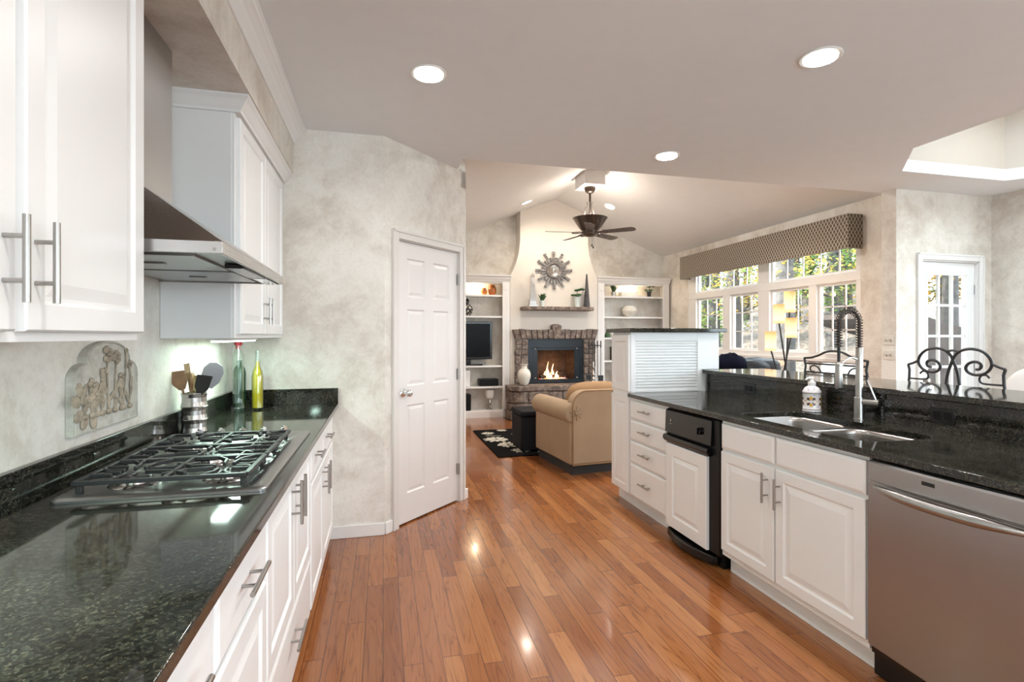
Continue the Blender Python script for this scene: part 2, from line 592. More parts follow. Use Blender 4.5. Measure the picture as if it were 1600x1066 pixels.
M['relief'] = simple('brown_relief', (0.36, 0.30, 0.225), 0.75, var=0.35, vscale=25, bump=0.3, bscale=90)  # mottled brown, darker than the plaque slab
def emit(name, col, strength, stops=None):
    n = N(name)
    n.set(Base_Color=(0.8, 0.8, 0.8), Roughness=0.5)
    f = n.noise(n.co(), 12, 2)
    c = n.ramp(f, stops or [(0.3, tuple(k * 0.95 for k in col)), (0.7, col)])
    n.L(c, n.b.inputs['Emission Color'])
    n.b.inputs['Emission Strength'].default_value = strength
    return n.m
M['lens'] = emit('lit_downlight_lens', (1, 0.97, 0.92), 5)
M['tube'] = emit('lit_fluorescent_tube', (0.85, 1.0, 0.93), 5)
M['bulb'] = emit('lit_warm_bulb', (1, 0.72, 0.42), 10)
M['flame'] = emit('fire_flame', (1, 0.42, 0.10), 1.6, [(0.3, (1, 0.25, 0.04)), (0.7, (1, 0.62, 0.25))])
M['ember'] = emit('glowing_embers', (1, 0.15, 0.03), 1.2, [(0.42, (0.02, 0.002, 0.001)), (0.55, (0.9, 0.10, 0.02)), (0.72, (1, 0.45, 0.1))])

def shade():
    n = N('lit_paper_shade')
    tc = n.new('ShaderNodeTexCoord')
    sep = n.new('ShaderNodeSeparateXYZ'); n.L(tc.outputs['Generated'], sep.inputs[0])
    c = n.ramp(sep.outputs[2], [(0.0, (1, 0.42, 0.16)), (0.22, (1, 0.74, 0.52)), (0.6, (1, 0.62, 0.36)), (1.0, (0.85, 0.24, 0.05))])
    n.set(Base_Color=(0.42, 0.26, 0.12), Roughness=0.7)
    n.L(c, n.b.inputs['Emission Color'])
    n.b.inputs['Emission Strength'].default_value = 0.62
    return n.m
M['shade'] = shade()

def leaves(name, stops):
    n = N(name)
    f = n.noise(n.co(), 3.5, 4, 0.7)
    c = n.ramp(f, stops)
    n.set(Base_Color=c, Roughness=0.6)
    tr = n.new('ShaderNodeBsdfTranslucent')
    n.L(c, tr.inputs[0])
    mx = n.new('ShaderNodeMixShader'); mx.inputs[0].default_value = 0.4
    n.L(n.b.outputs[0], mx.inputs[1]); n.L(tr.outputs[0], mx.inputs[2]); n.L(mx.outputs[0], n.out.inputs[0])
    return n.m
M['lf1'] = leaves('yellow_autumn_leaves', [(0.35, (0.09, 0.11, 0.012)), (0.5, (0.28, 0.19, 0.016)), (0.65, (0.34, 0.145, 0.016))])
M['lf2'] = leaves('green_summer_leaves', [(0.35, (0.02, 0.06, 0.008)), (0.55, (0.10, 0.17, 0.018)), (0.7, (0.28, 0.29, 0.04))])

def litter():
    n = N('leaf_litter_ground')
    v = n.co()
    a = n.noise(v, 9, 6, 0.8, 0.5)
    c = n.ramp(a, [(0.38, (0.016, 0.011, 0.008)), (0.47, (0.05, 0.035, 0.025)), (0.56, (0.15, 0.115, 0.085)), (0.68, (0.36, 0.32, 0.28))])
    n.set(Base_Color=c, Roughness=0.95)
    return n.m
M['litter'] = litter()

def plaque_m():
    n = N('antiqued_plaster_relief')
    v = n.co()
    f = n.noise(v, 18, 6, 0.7)
    n.set(Base_Color=n.ramp(f, [(0.3, (0.36, 0.33, 0.28)), (0.6, (0.56, 0.54, 0.48))]), Roughness=0.75)
    n.bump(n.noise(v, 120, 4), 0.2, 0.002)
    return n.m
M['plaque'] = plaque_m()

def dots():
    n = N('black_and_cream_patterned_glaze')
    vo = n.new('ShaderNodeTexVoronoi'); vo.inputs['Scale'].default_value = 28
    n.L(n.co(), vo.inputs['Vector'])
    n.set(Base_Color=n.ramp(vo.outputs['Distance'], [(0.0, (0.75, 0.7, 0.6)), (0.34, (0.7, 0.65, 0.55)), (0.4, (0.02, 0.015, 0.012))]), Roughness=0.3)
    return n.m
M['dots'] = dots()

def stripes(name, a, b, freq, axis=2, rough=0.4):
    n = N(name)
    tc = n.new('ShaderNodeTexCoord')
    sep = n.new('ShaderNodeSeparateXYZ'); n.L(tc.outputs['Object'], sep.inputs[0])
    f = n.math('FRACT', n.math('MULTIPLY', sep.outputs[axis], freq))
    n.set(Base_Color=n.ramp(f, [(0.0, a), (0.45, a), (0.5, b), (0.95, b), (1.0, a)]), Roughness=rough)
    return n.m
M['banded'] = stripes('black_banded_horn', (0.012, 0.012, 0.015), (0.16, 0.15, 0.15), 45)

def majolica():
    n = N('white_majolica_glaze')
    v = n.co()
    vo = n.new('ShaderNodeTexVoronoi'); vo.inputs['Scale'].default_value = 55
    n.L(v, vo.inputs['Vector'])
    c = n.ramp(vo.outputs['Distance'], [(0.0, (0.32, 0.25, 0.50)), (0.18, (0.45, 0.38, 0.60)), (0.26, (0.78, 0.75, 0.74))])
    n.set(Base_Color=c, Roughness=0.15)
    return n.m
M['majolica'] = majolica()
M['yellow'] = simple('yellow_ochre_glaze', (0.70, 0.36, 0.02), 0.2, var=0.2, vscale=80)
M['brownglaze'] = simple('brown_glaze', (0.10, 0.035, 0.01), 0.2, var=0.2)
M['rugblack'] = fabric('black_wool_rug', (0.006, 0.0055, 0.0055), 300, 0.95)
M['rugblack'].node_tree.nodes['Principled BSDF'].inputs['Specular IOR Level'].default_value = 0.08
M['rugcream'] = fabric('cream_wool_motif', (0.62, 0.57, 0.47), 200, 0.95)
M['mirror'] = simple('small_round_mirror', (0.75, 0.72, 0.68), 0.12, 1, var=0.2, vscale=40)
def rays():
    n = N('antiqued_silver_leaf')
    v = n.co()
    f = n.noise(v, 45, 5, 0.7)
    n.set(Base_Color=n.ramp(f, [(0.3, (0.06, 0.05, 0.045)), (0.5, (0.26, 0.24, 0.23)), (0.7, (0.55, 0.52, 0.49))]), Roughness=0.35, Metallic=0.7)
    return n.m
M['rays'] = rays()

# ================================================================== THE SETTING
CH = 2.74
mb = MB(); mb.box(-1.1, 6.0, -2.7, 9.0, -0.05, 0)
struct(mb.build('floor', M['floor'], smooth=False), 'glossy orange-brown oak strip floor', 'floor')

# kitchen ceiling with octagonal skylight opening
oct_ = [(3.77, 1.45), (4.2, 1.0), (5.34, 1.0), (5.77, 1.45), (5.77, 3.03), (5.34, 3.47), (4.2, 3.47), (3.77, 3.03)]
outer = [(-1.05, -2.7), (5.95, -2.7), (5.95, 4.05), (0.60, 4.05), (0.60, 4.36), (-1.05, 4.36)]
mb = MB(); mb.holed(outer, [oct_], CH, CH + 0.1)
struct(mb.build('ceiling', M['ceil'], smooth=False), 'flat greyish-white kitchen ceiling with recessed lights', 'ceiling')
mb = MB()
for i in range(8):
    a, b = oct_[i], oct_[(i + 1) % 8]
    mb.face([mb.v((*a, CH + 0.1)), mb.v((*b, CH + 0.1)), mb.v((*b, 3.45)), mb.v((*a, 3.45))])
    cx_, cy_ = 4.77, 2.235
    def off(p, k=0.06):
        d = Vector((p[0] - cx_, p[1] - cy_)).normalized() * k
        return (p[0] + d.x, p[1] + d.y)
    a2, b2 = off(a), off(b)
    mb.face([mb.v((*a2, CH + 0.1)), mb.v((*b2, CH + 0.1)), mb.v((*b2, 3.45)), mb.v((*a2, 3.45))])
    mb.face([mb.v((*a, 3.45)), mb.v((*b, 3.45)), mb.v((*b2, 3.45)), mb.v((*a2, 3.45))])
struct(mb.build('ceiling_shaft', M['shaft'], smooth=False), 'cream octagonal skylight shaft above the breakfast corner', 'skylight')
mb = MB()
mb.box(3.7, 4.25, 0.95, 3.55, 3.45, 3.5); mb.box(5.3, 5.85, 0.95, 3.55, 3.45, 3.5)
mb.box(4.25, 5.3, 0.95, 1.5, 3.45, 3.5); mb.box(4.25, 5.3, 3.0, 3.55, 3.45, 3.5)
sk = struct(mb.build('window_2', M['trimw'], smooth=False), 'skylight window on top of the ceiling shaft', 'window')
mb = MB(); mb.box(4.24, 5.31, 1.49, 3.01, 3.47, 3.48)
mb.build('glass_pane', M['pane'], sk, smooth=False)

# vaulted ceiling of the living room
RX, RZ, SL = 2.87, 3.72, 0.39
def vz(x): return RZ - SL * abs(x - RX)
mb = MB()
mb.prism([(0.5, 3.98, vz(0.5)), (RX, 3.98, RZ), (5.25, 3.98, vz(5.25)), (5.25, 3.98, vz(5.25) + .1), (RX, 3.98, RZ + .1), (0.5, 3.98, vz(0.5) + .1)], (0, 5.05, 0))
struct(mb.build('ceiling_vault', M['vault'], smooth=False), 'white vaulted living room ceiling sloping down from a ridge', 'ceiling')
mb = MB()
mb.prism([(0.56, 4.05, CH + .0995), (0.56, 4.05, vz(.6) + .05), (RX, 4.05, RZ + .05), (5.2, 4.05, vz(5.2) + .05), (5.2, 4.05, CH + .0995)], (0, -0.08, 0))
mb.prism([(0.60, 4.03, CH + .0995), (0.60, 4.38, CH + .0995), (0.60, 4.38, 2.9), (0.60, 4.03, 2.9)], (-0.06, 0, 0))
struct(mb.build('wall_fascia', M['vault'], smooth=False), 'white plaster face above the edge of the kitchen ceiling', 'wall')

def wallbox(name, label, *boxes, mat='wall'):
    mb = MB()
    for b in boxes: mb.box(*b)
    return struct(mb.build(name, M[mat], smooth=False), label, 'wall')
wallbox('wall_left', 'mottled cream and grey papered wall behind the cooktop', (-1.05, -.945, -2.7, 3.8, 0, CH))
wallbox('wall_end', 'mottled papered wall closing the end of the left counter', (-1.05, .01, 3.715, 3.8, 0, CH))
wallbox('wall_soffit', 'papered soffit box above the upper cabinets', (-.945, -.574, -2.6, 3.715, 2.44, CH))
# diagonal pantry wall, local frame: x along the wall, y into the pantry
pw = MB()
S2 = math.sqrt(0.5)
PM = Matrix.Translation((.01, 3.715, 0)) @ Matrix.Rotation(rad(45), 4, 'Z')
pw.box(0, .127, 0, .1, 0, CH, PM); pw.box(.842, .942, 0, .1, 0, CH, PM); pw.box(.127, .842, 0, .1, 2.055, CH, PM)
pw.box(.875, .942, 0, .1, 2.6, 2.755, PM)
struct(pw.build('wall_pantry', M['wall'], smooth=False), 'diagonal mottled papered wall around the pantry door', 'wall')
wallbox('wall_pantry_back', 'papered partition wall beyond the pantry corner', (.576, .676, 4.40, 8.95, 0, 2.86))
# far gable wall
mb = MB()
mb.prism([(.5, 8.9, 0), (5.2, 8.9, 0), (5.2, 8.9, vz(5.2) + .03), (RX, 8.9, RZ + .03), (.5, 8.9, vz(.5) + .03)], (0, .1, 0))
struct(mb.build('wall_far', M['wall'], smooth=False), 'mottled papered gable wall at the far end', 'wall')
# chimney breast with flared sides
pr = [(2.08, 0), (2.08, 2.38)]
for k in range(1, 13):
    t = k / 12
    pr.append((2.08 + .177 * (1 - (1 - t) ** 2.4), 2.38 + .72 * t))
xt = pr[-1][0]
pr.append((xt, vz(xt) + .02))
R = [(2 * 2.87 - x, z) for x, z in pr][::-1]
mb = MB()
mb.holed([(x, z) for x, z in pr] + [(RX, RZ + .02)] + [(x, z) for x, z in R], [[(2.43, .57), (3.31, .57), (3.31, 1.25), (2.43, 1.25)]], 0, .3)
bmesh.ops.transform(mb.bm, matrix=Matrix(((1, 0, 0, 0), (0, 0, 1, 8.6), (0, 1, 0, 0), (0, 0, 0, 1))), verts=mb.bm.verts[:])
struct(mb.build('wall_chimney_breast', M['cream'], smooth=True, ang=25), 'smooth cream chimney breast with flared shoulders', 'wall')
# window wall of the living room
WY0, WY1 = 4.69, 8.05
wallbox('wall_right', 'warm mottled papered wall around the big window',
        (5.1, 5.2, 4.06, WY0, 0, 2.92), (5.1, 5.2, WY1, 8.95, 0, 2.92), (5.1, 5.2, WY0, WY1, 0, .60), (5.1, 5.2, WY0, WY1, 2.68, 2.92))
DX0, DX1 = 4.945, 5.655
wallbox('wall_breakfast', 'pale papered wall around the glass patio door',
        (4.65, DX0, 3.9, 4.05, 0, CH), (DX1, 5.95, 3.9, 4.05, 0, CH), (DX0, DX1, 3.9, 4.05, 2.09, CH))
wallbox('wall_side', 'papered side wall of the breakfast corner',
        (5.83, 5.95, 3.1, 3.9, 0, CH), (5.83, 5.95, -2.7, -1.2, 0, CH), (5.83, 5.95, -1.2, 3.1, 0, .75), (5.83, 5.95, -1.2, 3.1, 2.25, CH))
wallbox('wall_rear', 'papered wall behind the kitchen',
        (-1.05, .3, -2.7, -2.6, 0, CH), (4.9, 5.95, -2.7, -2.6, 0, CH), (.3, 4.9, -2.7, -2.6, 0, .85), (.3, 4.9, -2.7, -2.6, 2.25, CH))
wallbox('wall_peninsula', 'white knee wall carrying the raised bar', (2.60, 2.72, .35, 3.81, 0, 1.058), mat='cab')

# unseen windows, added to let daylight into the room
def plain_window(name, label, axis, c, a0, a1, z0, z1, nm):
    mb = MB()
    t = .05
    def bx(p0, p1, q0, q1):
        if axis == 'x': mb.box(c - .03, c + .03, p0, p1, q0, q1)
        else: mb.box(p0, p1, c - .03, c + .03, q0, q1)
    bx(a0, a1, z0, z0 + t); bx(a0, a1, z1 - t, z1)
    for k in range(nm + 1):
        p = a0 + (a1 - a0 - t) * k / nm
        bx(p, p + t, z0 + t, z1 - t)
    o = struct(mb.build(name, M['trimw'], smooth=False), label, 'window')
    pm = MB()
    if axis == 'x': pm.box(c - .003, c + .003, a0 + .02, a1 - .02, z0 + .02, z1 - .02)
    else: pm.box(a0 + .02, a1 - .02, c - .003, c + .003, z0 + .02, z1 - .02)
    pm.build('glass_pane', M['pane'], o, smooth=False)
plain_window('window_3', 'unseen white breakfast window added to let daylight in', 'x', 5.89, -1.2, 3.1, .75, 2.25, 4)
plain_window('window_4', 'unseen white rear window added to let daylight in', 'y', -2.65, .3, 4.9, .85, 2.25, 4)
def portal(name, loc, sx, sy, direction):
    d = bpy.data.lights.new(name, 'AREA'); d.shape = 'RECTANGLE'; d.size = sx; d.size_y = sy
    d.cycles.is_portal = True
    o = bpy.data.objects.new(name, d); COL.objects.link(o); o.location = loc
    o.rotation_euler = Vector(direction).to_track_quat('-Z', 'Y').to_euler()
portal('portal_side', (5.97, .95, 1.5), 4.3, 1.5, (-1, 0, 0))
portal('portal_rear', (2.6, -2.72, 1.55), 4.6, 1.4, (0, 1, 0))
portal('portal_living', (5.3, 6.37, 1.64), 3.36, 2.1, (-1, 0, 0))

# baseboards
def baseboard(name, label, segs):
    mb = MB()
    for x0, x1, y0, y1 in segs:
        mb.box(x0, x1, y0, y1, 0, .085); 
    return struct(mb.build(name, M['trimw'], bevel=.004), label, 'baseboard')
baseboard('baseboard_end', 'white baseboard at the foot of the end wall', [(-.42, .012, 3.70, 3.715)])
mb = MB(); mb.box(0.0, .066, -.015, 0, 0, .085, PM); mb.box(.90, .955, -.015, 0, 0, .085, PM)
struct(mb.build('baseboard_pantry', M['trimw'], bevel=.004), 'white baseboard either side of the pantry door', 'baseboard')
baseboard('baseboard_breakfast', 'white baseboard in the breakfast corner', [(4.65, 4.88, 3.885, 3.9), (5.73, 5.83, 3.885, 3.9), (5.815, 5.83, -2.6, 3.885)])
baseboard('baseboard_right', 'white baseboard under the big window', [(5.085, 5.1, 4.1, 8.6)])

# crown moulding on the soffit
mb = MB()
prof = [(-.574, 2.630), (-.566, 2.630), (-.560, 2.645), (-.563, 2.655), (-.555, 2.668), (-.540, 2.690), (-.520, 2.706), (-.508, 2.712), (-.505, 2.722), (-.497, 2.726), (-.497, 2.7385), (-.574, 2.7385)]
mb.prism([(x, -2.6, z) for x, z in prof], (0, 6.315, 0))
struct(mb.build('trim_1', M['cab'], smooth=False), 'white crown moulding along the soffit', 'moulding')

# ---------------------------------------------------------------- pantry door
def sixpanel(parent_loc, rz):
    r = thing('door_1', 'closed cream six-panel pantry door with a chrome knob', 'door', parent_loc, rz)
    r['kind'] = 'structure'
    x0, x1, z0, z1, yf = .134, .835, .012, 2.045, .012
    mb = MB(); mb.box(x0, x1, yf + .009, yf + .035, z0, z1)
    st = .105; mid = .10; cx = (x0 + x1) / 2
    cols = [(x0 + st, cx - mid / 2), (cx + mid / 2, x1 - st)]
    rows = [(.22, .86), (1.00, 1.56), (1.65, 1.93)]
    for a, b in ((x0, x0 + st), (cx - mid / 2, cx + mid / 2), (x1 - st, x1)):
        mb.box(a, b, yf, yf + .01, z0, z1)
    zz = [z0] + [q for rw in rows for q in rw] + [z1]
    for i in range(0, len(zz), 2):
        for a, b in cols: mb.box(a, b, yf, yf + .01, zz[i], zz[i + 1])
    for a, b in cols:
        for c, d in rows:
            mb.panel(a, b, c, d, yf + .002, .008, [(0, -.0015), (.009, .006), (.016, .006), (.036, .0015)])
    mb.build('door_leaf', M['door'], r, smooth=False)
    cs = MB()
    for a, b, c, d in ((.066, .127, 0, 2.118), (.842, .903, 0, 2.118), (.127, .842, 2.055, 2.118)):
        cs.box(a, b, -.017, 0, c, d)
    for a, b, c, d in ((.066, .085, 0, 2.118), (.884, .903, 0, 2.118), (.066, .903, 2.100, 2.118)):
        cs.box(a, b, -.023, -.017, c, d)
    cs.box(.127, .134, 0, .1, 0, 2.055); cs.box(.835, .842, 0, .1, 0, 2.055); cs.box(.127, .842, 0, .1, 2.048, 2.055)
    cs.build('door_casing', M['casing'], r, bevel=.003)
    kb = MB()
    KM = Matrix.Translation((.195, .012, .955)) @ Matrix.Rotation(rad(90), 4, 'X')
    kb.lathe([(0, 0), (.031, 0), (.031, .004), (.026, .009), (.012, .012), (.011, .035), (.018, .04), (.027, .05), (.029, .06), (.024, .071), (.012, .076), (0, .077)], seg=24, M=KM)
    kb.build('door_knob', M['chrome'], r)
    for z in (.27, 1.05, 1.83):
        h = MB(); h.cyl((.838, -.004, z - .045), (.838, -.004, z + .045), .007, 10); h.box(.826, .838, .008, .0115, z - .045, z + .045)
        h.build('hinge', M['nickel'], r)
    bk = MB(); bk.box(.1, .87, .1, .12, 0, 2.1)  # black sheet standing in for the darkness inside the pantry
    bk.build('dark_interior_sheet', M['satinblack'], r, smooth=False)
    return r
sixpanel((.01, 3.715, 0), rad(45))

# ---------------------------------------------------------------- glass patio door
r = thing('door_2', 'white fifteen-light glass door in the pale breakfast wall', 'door', (4.945, 3.9, 0)); r['kind'] = 'structure'
W_ = .70
mb = MB()
y0, y1 = .03, .07
px = [.11, .11 + .4833 + .005]
gx0, gx1, gz0, gz1 = .105, .60, .47, 1.96
mb.box(.008, gx0, y0, y1, .01, 2.075); mb.box(gx1, .702, y0, y1, .01, 2.075)
mb.box(gx0, gx1, y0, y1, .01, gz0); mb.box(gx0, gx1, y0, y1, gz1, 2.075)
for k in (1, 2):
    x = gx0 + (gx1 - gx0) * k / 3
    mb.box(x - .012, x + .012, y0 + .008, y1 - .008, gz0, gz1)
for k in range(1, 5):
    z = gz0 + (gz1 - gz0) * k / 5
    mb.box(gx0, gx1, y0 + .01, y1 - .01, z - .012, z + .012)
fr = [(gx0 - .012, gx0 + .008, gz0 - .012, gz1 + .012), (gx1 - .008, gx1 + .012, gz0 - .012, gz1 + .012), (gx0, gx1, gz0 - .012, gz0 + .008), (gx0, gx1, gz1 - .008, gz1 + .012)]
for a, b, c, d in fr: mb.box(a, b, y0 - .008, y0, c, d)
mb.build('door_leaf', M['cab'], r, smooth=False)
mb = MB(); mb.box(gx0, gx1, .048, .052, gz0, gz1); mb.build('glass_pane', M['pane'], r, smooth=False)
mb = MB()
for a, b, c, d in ((-.058, 0, 0, 2.15), (.71, .768, 0, 2.15), (0, .71, 2.09, 2.15)): mb.box(a, b, -.018, 0, c, d)
for a, b, c, d in ((-.058, -.04, 0, 2.15), (.75, .768, 0, 2.15), (-.058, .768, 2.132, 2.15)): mb.box(a, b, -.024, -.018, c, d)
mb.box(0, .008, 0, .15, 0, 2.09); mb.box(.702, .71, 0, .15, 0, 2.09); mb.box(0, .71, 0, .15, 2.078, 2.09)
mb.build('door_casing', M['trimw'], r, bevel=.003)
mb = MB(); KM = Matrix.Translation((.055, .03, .94)) @ Matrix.Rotation(rad(90), 4, 'X')
mb.lathe([(0, 0), (.03, 0), (.03, .005), (.011, .01), (.011, .03), (.026, .045), (.028, .058), (.02, .07), (0, .074)], seg=20, M=KM)
mb.build('door_knob', M['nickel'], r)
for z in (.3, 1.05, 1.82):
    h = MB(); h.cyl((.704, .022, z - .045), (.704, .022, z + .045), .008, 10); h.build('hinge', M['nickel'], r)

# ---------------------------------------------------------------- the big living-room window
r = thing('window_1', 'big white grid window of three tiers under the patterned valance', 'window', (5.1, 0, 0)); r['kind'] = 'structure'
# tier heights and mullion positions (Y)
TZ = [(.66, 1.07), (1.16, 1.985), (2.09, 2.66)]
LOW = [(4.75, 5.30), (5.42, 6.10), (6.32, 6.93), (7.10, 7.82)]
HIGH = [(4.75, 6.10), (6.32, 7.82)]
def frame_cells(cells, z0, z1, Y0, Y1, mb, x0, x1):
    ed = [Y0] + [q for c in cells for q in c] + [Y1]
    for i in range(0, len(ed), 2): mb.box(x0, x1, ed[i], ed[i + 1], z0, z1)
mb = MB()
mb.box(.0, .10, WY0, WY1, .60, .66); mb.box(0, .10, WY0, WY1, 1.07, 1.16); mb.box(0, .10, WY0, WY1, 1.985, 2.09); mb.box(0, .10, WY0, WY1, 2.66, 2.68)
frame_cells(LOW, *TZ[0], WY0, WY1, mb, 0, .10); frame_cells(LOW, *TZ[1], WY0, WY1, mb, 0, .10); frame_cells(HIGH, *TZ[2], WY0, WY1, mb, 0, .10)
mb.box(-.035, 0, WY0 - .0, WY1, 1.06, 1.10)
mb.build('window_frame', M['trimw'], r, bevel=.004)
for (a, b) in LOW:
    for (c, d) in TZ[:2]:
        sm = MB()
        t = .028
        sm.box(.04, .075, a, a + t, c, d); sm.box(.04, .075, b - t, b, c, d); sm.box(.04, .075, a + t, b - t, c, c + t); sm.box(.04, .075, a + t, b - t, d - t, d)
        n = 3
        if d > 1.5:
            for k in (1, 2):
                y = a + (b - a) * k / n; sm.box(.052, .064, y - .008, y + .008, c + t, d - t)
                z = c + (d - c) * k / 3; sm.box(.052, .064, a + t, b - t, z - .008, z + .008)
        sm.build('sash', M['trimw'], r, smooth=False)
        gm = MB(); gm.box(.056, .06, a + t, b - t, c + t, d - t); gm.build('glass_pane', M['pane'], r, smooth=False)
for (a, b) in HIGH:
    c, d = TZ[2]; t = .028
    sm = MB()
    sm.box(.04, .075, a, a + t, c, d); sm.box(.04, .075, b - t, b, c, d); sm.box(.04, .075, a + t, b - t, c, c + t); sm.box(.04, .075, a + t, b - t, d - t, d)
    for k in range(1, 5):
        y = a + (b - a) * k / 5; sm.box(.052, .064, y - .008, y + .008, c + t, d - t)
    sm.build('sash', M['trimw'], r, smooth=False)
    gm = MB(); gm.box(.056, .06, a + t, b - t, c + t, d - t); gm.build('glass_pane', M['pane'], r, smooth=False)

# ================================================================== LAMPS OF THE ROOM
def can(x, y, label, group=None, z=CH, tilt=None, power=None, col=(1, .965, .93), spot=False):
    r = thing('recessed_light', label, 'ceiling light', (x, y, z), 0, group)
    if tilt: r.rotation_euler = tilt
    mb = MB(); mb.lathe([(.078, .0), (.096, .0), (.098, -.004), (.092, -.007), (.078, -.003), (.078, .0)], seg=36)
    mb.build('trim_ring', M['plast'], r)
    mb = MB(); mb.lathe([(0, -.0025), (.05, -.0025), (.078, -.001)], seg=32); mb.build('lens', M['lens'], r)
    d = bpy.data.lights.new('downlight', 'AREA'); d.shape = 'DISK'; d.size = .15
    d.energy = CAN_W if power is None else power
    d.color = col; d.spread = rad(150)
    o = bpy.data.objects.new('downlight', d); COL.objects.link(o); o.parent = r; o.location = (0, 0, -.012)
    o.visible_camera = True
    return r
can(.232, 2.773, 'lit round recessed ceiling light nearest the pantry wall', power=CAN_W * .6)
can(2.092, 2.148, 'lit round recessed ceiling light above the double sink')
can(2.098, 3.60, 'lit round recessed ceiling light near the edge of the kitchen ceiling')
for x, y in ((.3, .5), (2.1, .5), (.3, -1.4), (2.1, -1.4)):
    can(x, y, 'recessed ceiling light behind the viewpoint, out of the picture', 'recessed lights behind the viewpoint')

# ================================================================== KITCHEN
RAISED = [(0, .004), (.004, 0), (.052, 0), (.060, .0075), (.068, .0075), (.096, .0015)]
SLAB = [(0, .007), (.010, .0015), (.015, 0)]
def bar_handle(parent, cx, cz, ln, vertical=True, yf=-.02, mat='nickel', so=.034, r=.006, po=.0385):
    mb = MB()
    h = ln / 2
    if vertical:
        mb.cyl((cx, yf - so, cz - h), (cx, yf - so, cz + h), r, 14)
        for s in (-1, 1): mb.cyl((cx, yf + .001, cz + s * po), (cx, yf - so, cz + s * po), r * .72, 10)
    else:
        mb.cyl((cx - h, yf - so, cz), (cx + h, yf - so, cz), r, 14)
        for s in (-1, 1): mb.cyl((cx + s * po, yf + .001, cz), (cx + s * po, yf - so, cz), r * .72, 10)
    return mb.build('handle', M[mat], parent)

def cabinet(name, label, loc, rz, w, d, z0, z1, fronts, toe=True, hn='nickel', gap=True):
    r = thing(name, label, 'cabinet', loc, rz)
    mb = MB()
    if name == 'sink_cabinet':
        mb.box(0, .018, 0, d, z0, z1); mb.box(w - .018, w, 0, d, z0, z1); mb.box(.018, w - .018, d - .012, d, z0, z1)
        mb.box(.018, w - .018, 0, d - .012, z0, z0 + .018); mb.box(.018, w - .018, 0, .018, z0 + .018, z1)
    else: mb.box(0, w, 0, d, z0, z1)
    mb.build('body', M['cab'], r, smooth=False)
    if toe:
        mb = MB(); mb.box(0, w, .055, d, 0, z0); mb.build('toe_kick', M['cab'], r, smooth=False)
    for f in fronts:
        kind, x0, x1, a, b = f[:5]
        mb = MB(); mb.panel(x0, x1, a, b, -.02, .0195, SLAB if kind == 'drawer' else RAISED)
        o = mb.build('drawer_front' if kind == 'drawer' else 'cabinet_door', M['cab'], r, smooth=False)
        if len(f) > 5 and f[5]:
            cx, cz, ln, vert = f[5]
            bar_handle(o, cx, cz, ln, vert)
    return r

XL = -.945
# --- left base run. faces +X : rot +90, local x -> +Y ; carcass front at x=-.335
def lbase(label, y0, w, fronts):
    return cabinet('base_cabinet', label, (-.335, y0, 0), rad(90), w, .606, .10, .884, fronts)
lbase('white base cabinet under the near end of the left counter, cut by the picture edge', .25, .88,
      [('drawer', .01, .43, .70, .872, (.22, .79, .15, False)), ('drawer', .44, .87, .70, .872, (.655, .79, .15, False)),
       ('door', .01, .43, .12, .685, (.38, .6, .15, True)), ('door', .44, .87, .12, .685, (.49, .6, .15, True))])
lbase('white base cabinet with one drawer over a door, just before the cooktop', 1.13, .46,
      [('drawer', .008, .452, .70, .872, (.225, .79, .175, False)), ('door', .008, .452, .12, .685)])
lbase('white base cabinet below the cooktop with two doors over a deep drawer', 1.59, .91,
      [('door', .008, .450, .385, .872, (.405, .772, .155, True)), ('door', .458, .902, .385, .872, (.495, .772, .155, True)),
       ('drawer', .008, .902, .12, .37, (.43, .287, .2, False))])
lbase('white base cabinet with two drawers over two doors, beside the end wall', 2.50, 1.213,
      [('drawer', .03, .505, .70, .872, (.20, .795, .15, False)), ('drawer', .515, 1.06, .70, .872, (.67, .795, .15, False)),
       ('door', .03, .505, .12, .685, (.46, .60, .155, True)), ('door', .515, 1.06, .12, .685, (.56, .60, .155, True))])

# --- left granite top with backsplash
mb = MB()
mb.box(-.943, -.29, .15, 3.713, .884, .914)
ct = tag(mb.build('countertop', M['granite'], bevel=.004), 'long dark granite countertop on the left cabinets', 'countertop')
mb = MB(); mb.box(-.943, -.922, .15, 3.713, .914, 1.016); mb.box(-.922, -.293, 3.688, 3.713, .914, 1.016)
mb.build('backsplash', M['granite'], ct, bevel=.002)

# --- upper cabinets, carcass front x=-.65, doors at -.63
def crown_block(r, w, d, z0, z1, ext=.05, left=True, right=False):
    mb = MB()
    st = [(.0, z0), (.008, z0), (.010, z0 + .012), (.018, z0 + .022), (.036, z0 + (z1 - z0) * .7), (ext, z1 - .008), (ext, z1)]
    prev = None
    for o_, z in st:
        x0 = -o_ if left else 0; x1 = w + (o_ if right else 0)
        cur = mb.ring([(x0, -o_ - .02, z), (x1, -o_ - .02, z), (x1, d, z), (x0, d, z)])
        if prev: mb.bridge(prev, cur)
        else: mb.face(cur[::-1])
        prev = cur
    mb.face(prev)
    return mb.build('crown_moulding', M['cab'], r, smooth=False)
r = cabinet('upper_cabinet', 'tall white upper cabinet nearest the camera with two bar-handled doors', (-.65, .64, 0), rad(90), .99, .294, 1.354, 2.37,
            [('door', .008, .472, 1.373, 2.36, (.437, 1.499, .152, True)), ('door', .498, .984, 1.373, 2.36, (.523, 1.502, .152, True))], toe=False)
crown_block(r, .99, .294, 2.37, 2.439, left=False, right=True)
r = cabinet('upper_cabinet', 'white upper cabinet beyond the steel range hood', (-.65, 2.59, 0), rad(90), 1.12, .294, 1.354, 2.37,
            [('door', .03, .535, 1.373, 2.36, (.497, 1.50, .15, True)), ('door', .543, 1.065, 1.373, 2.36, (.582, 1.50, .15, True))], toe=False)
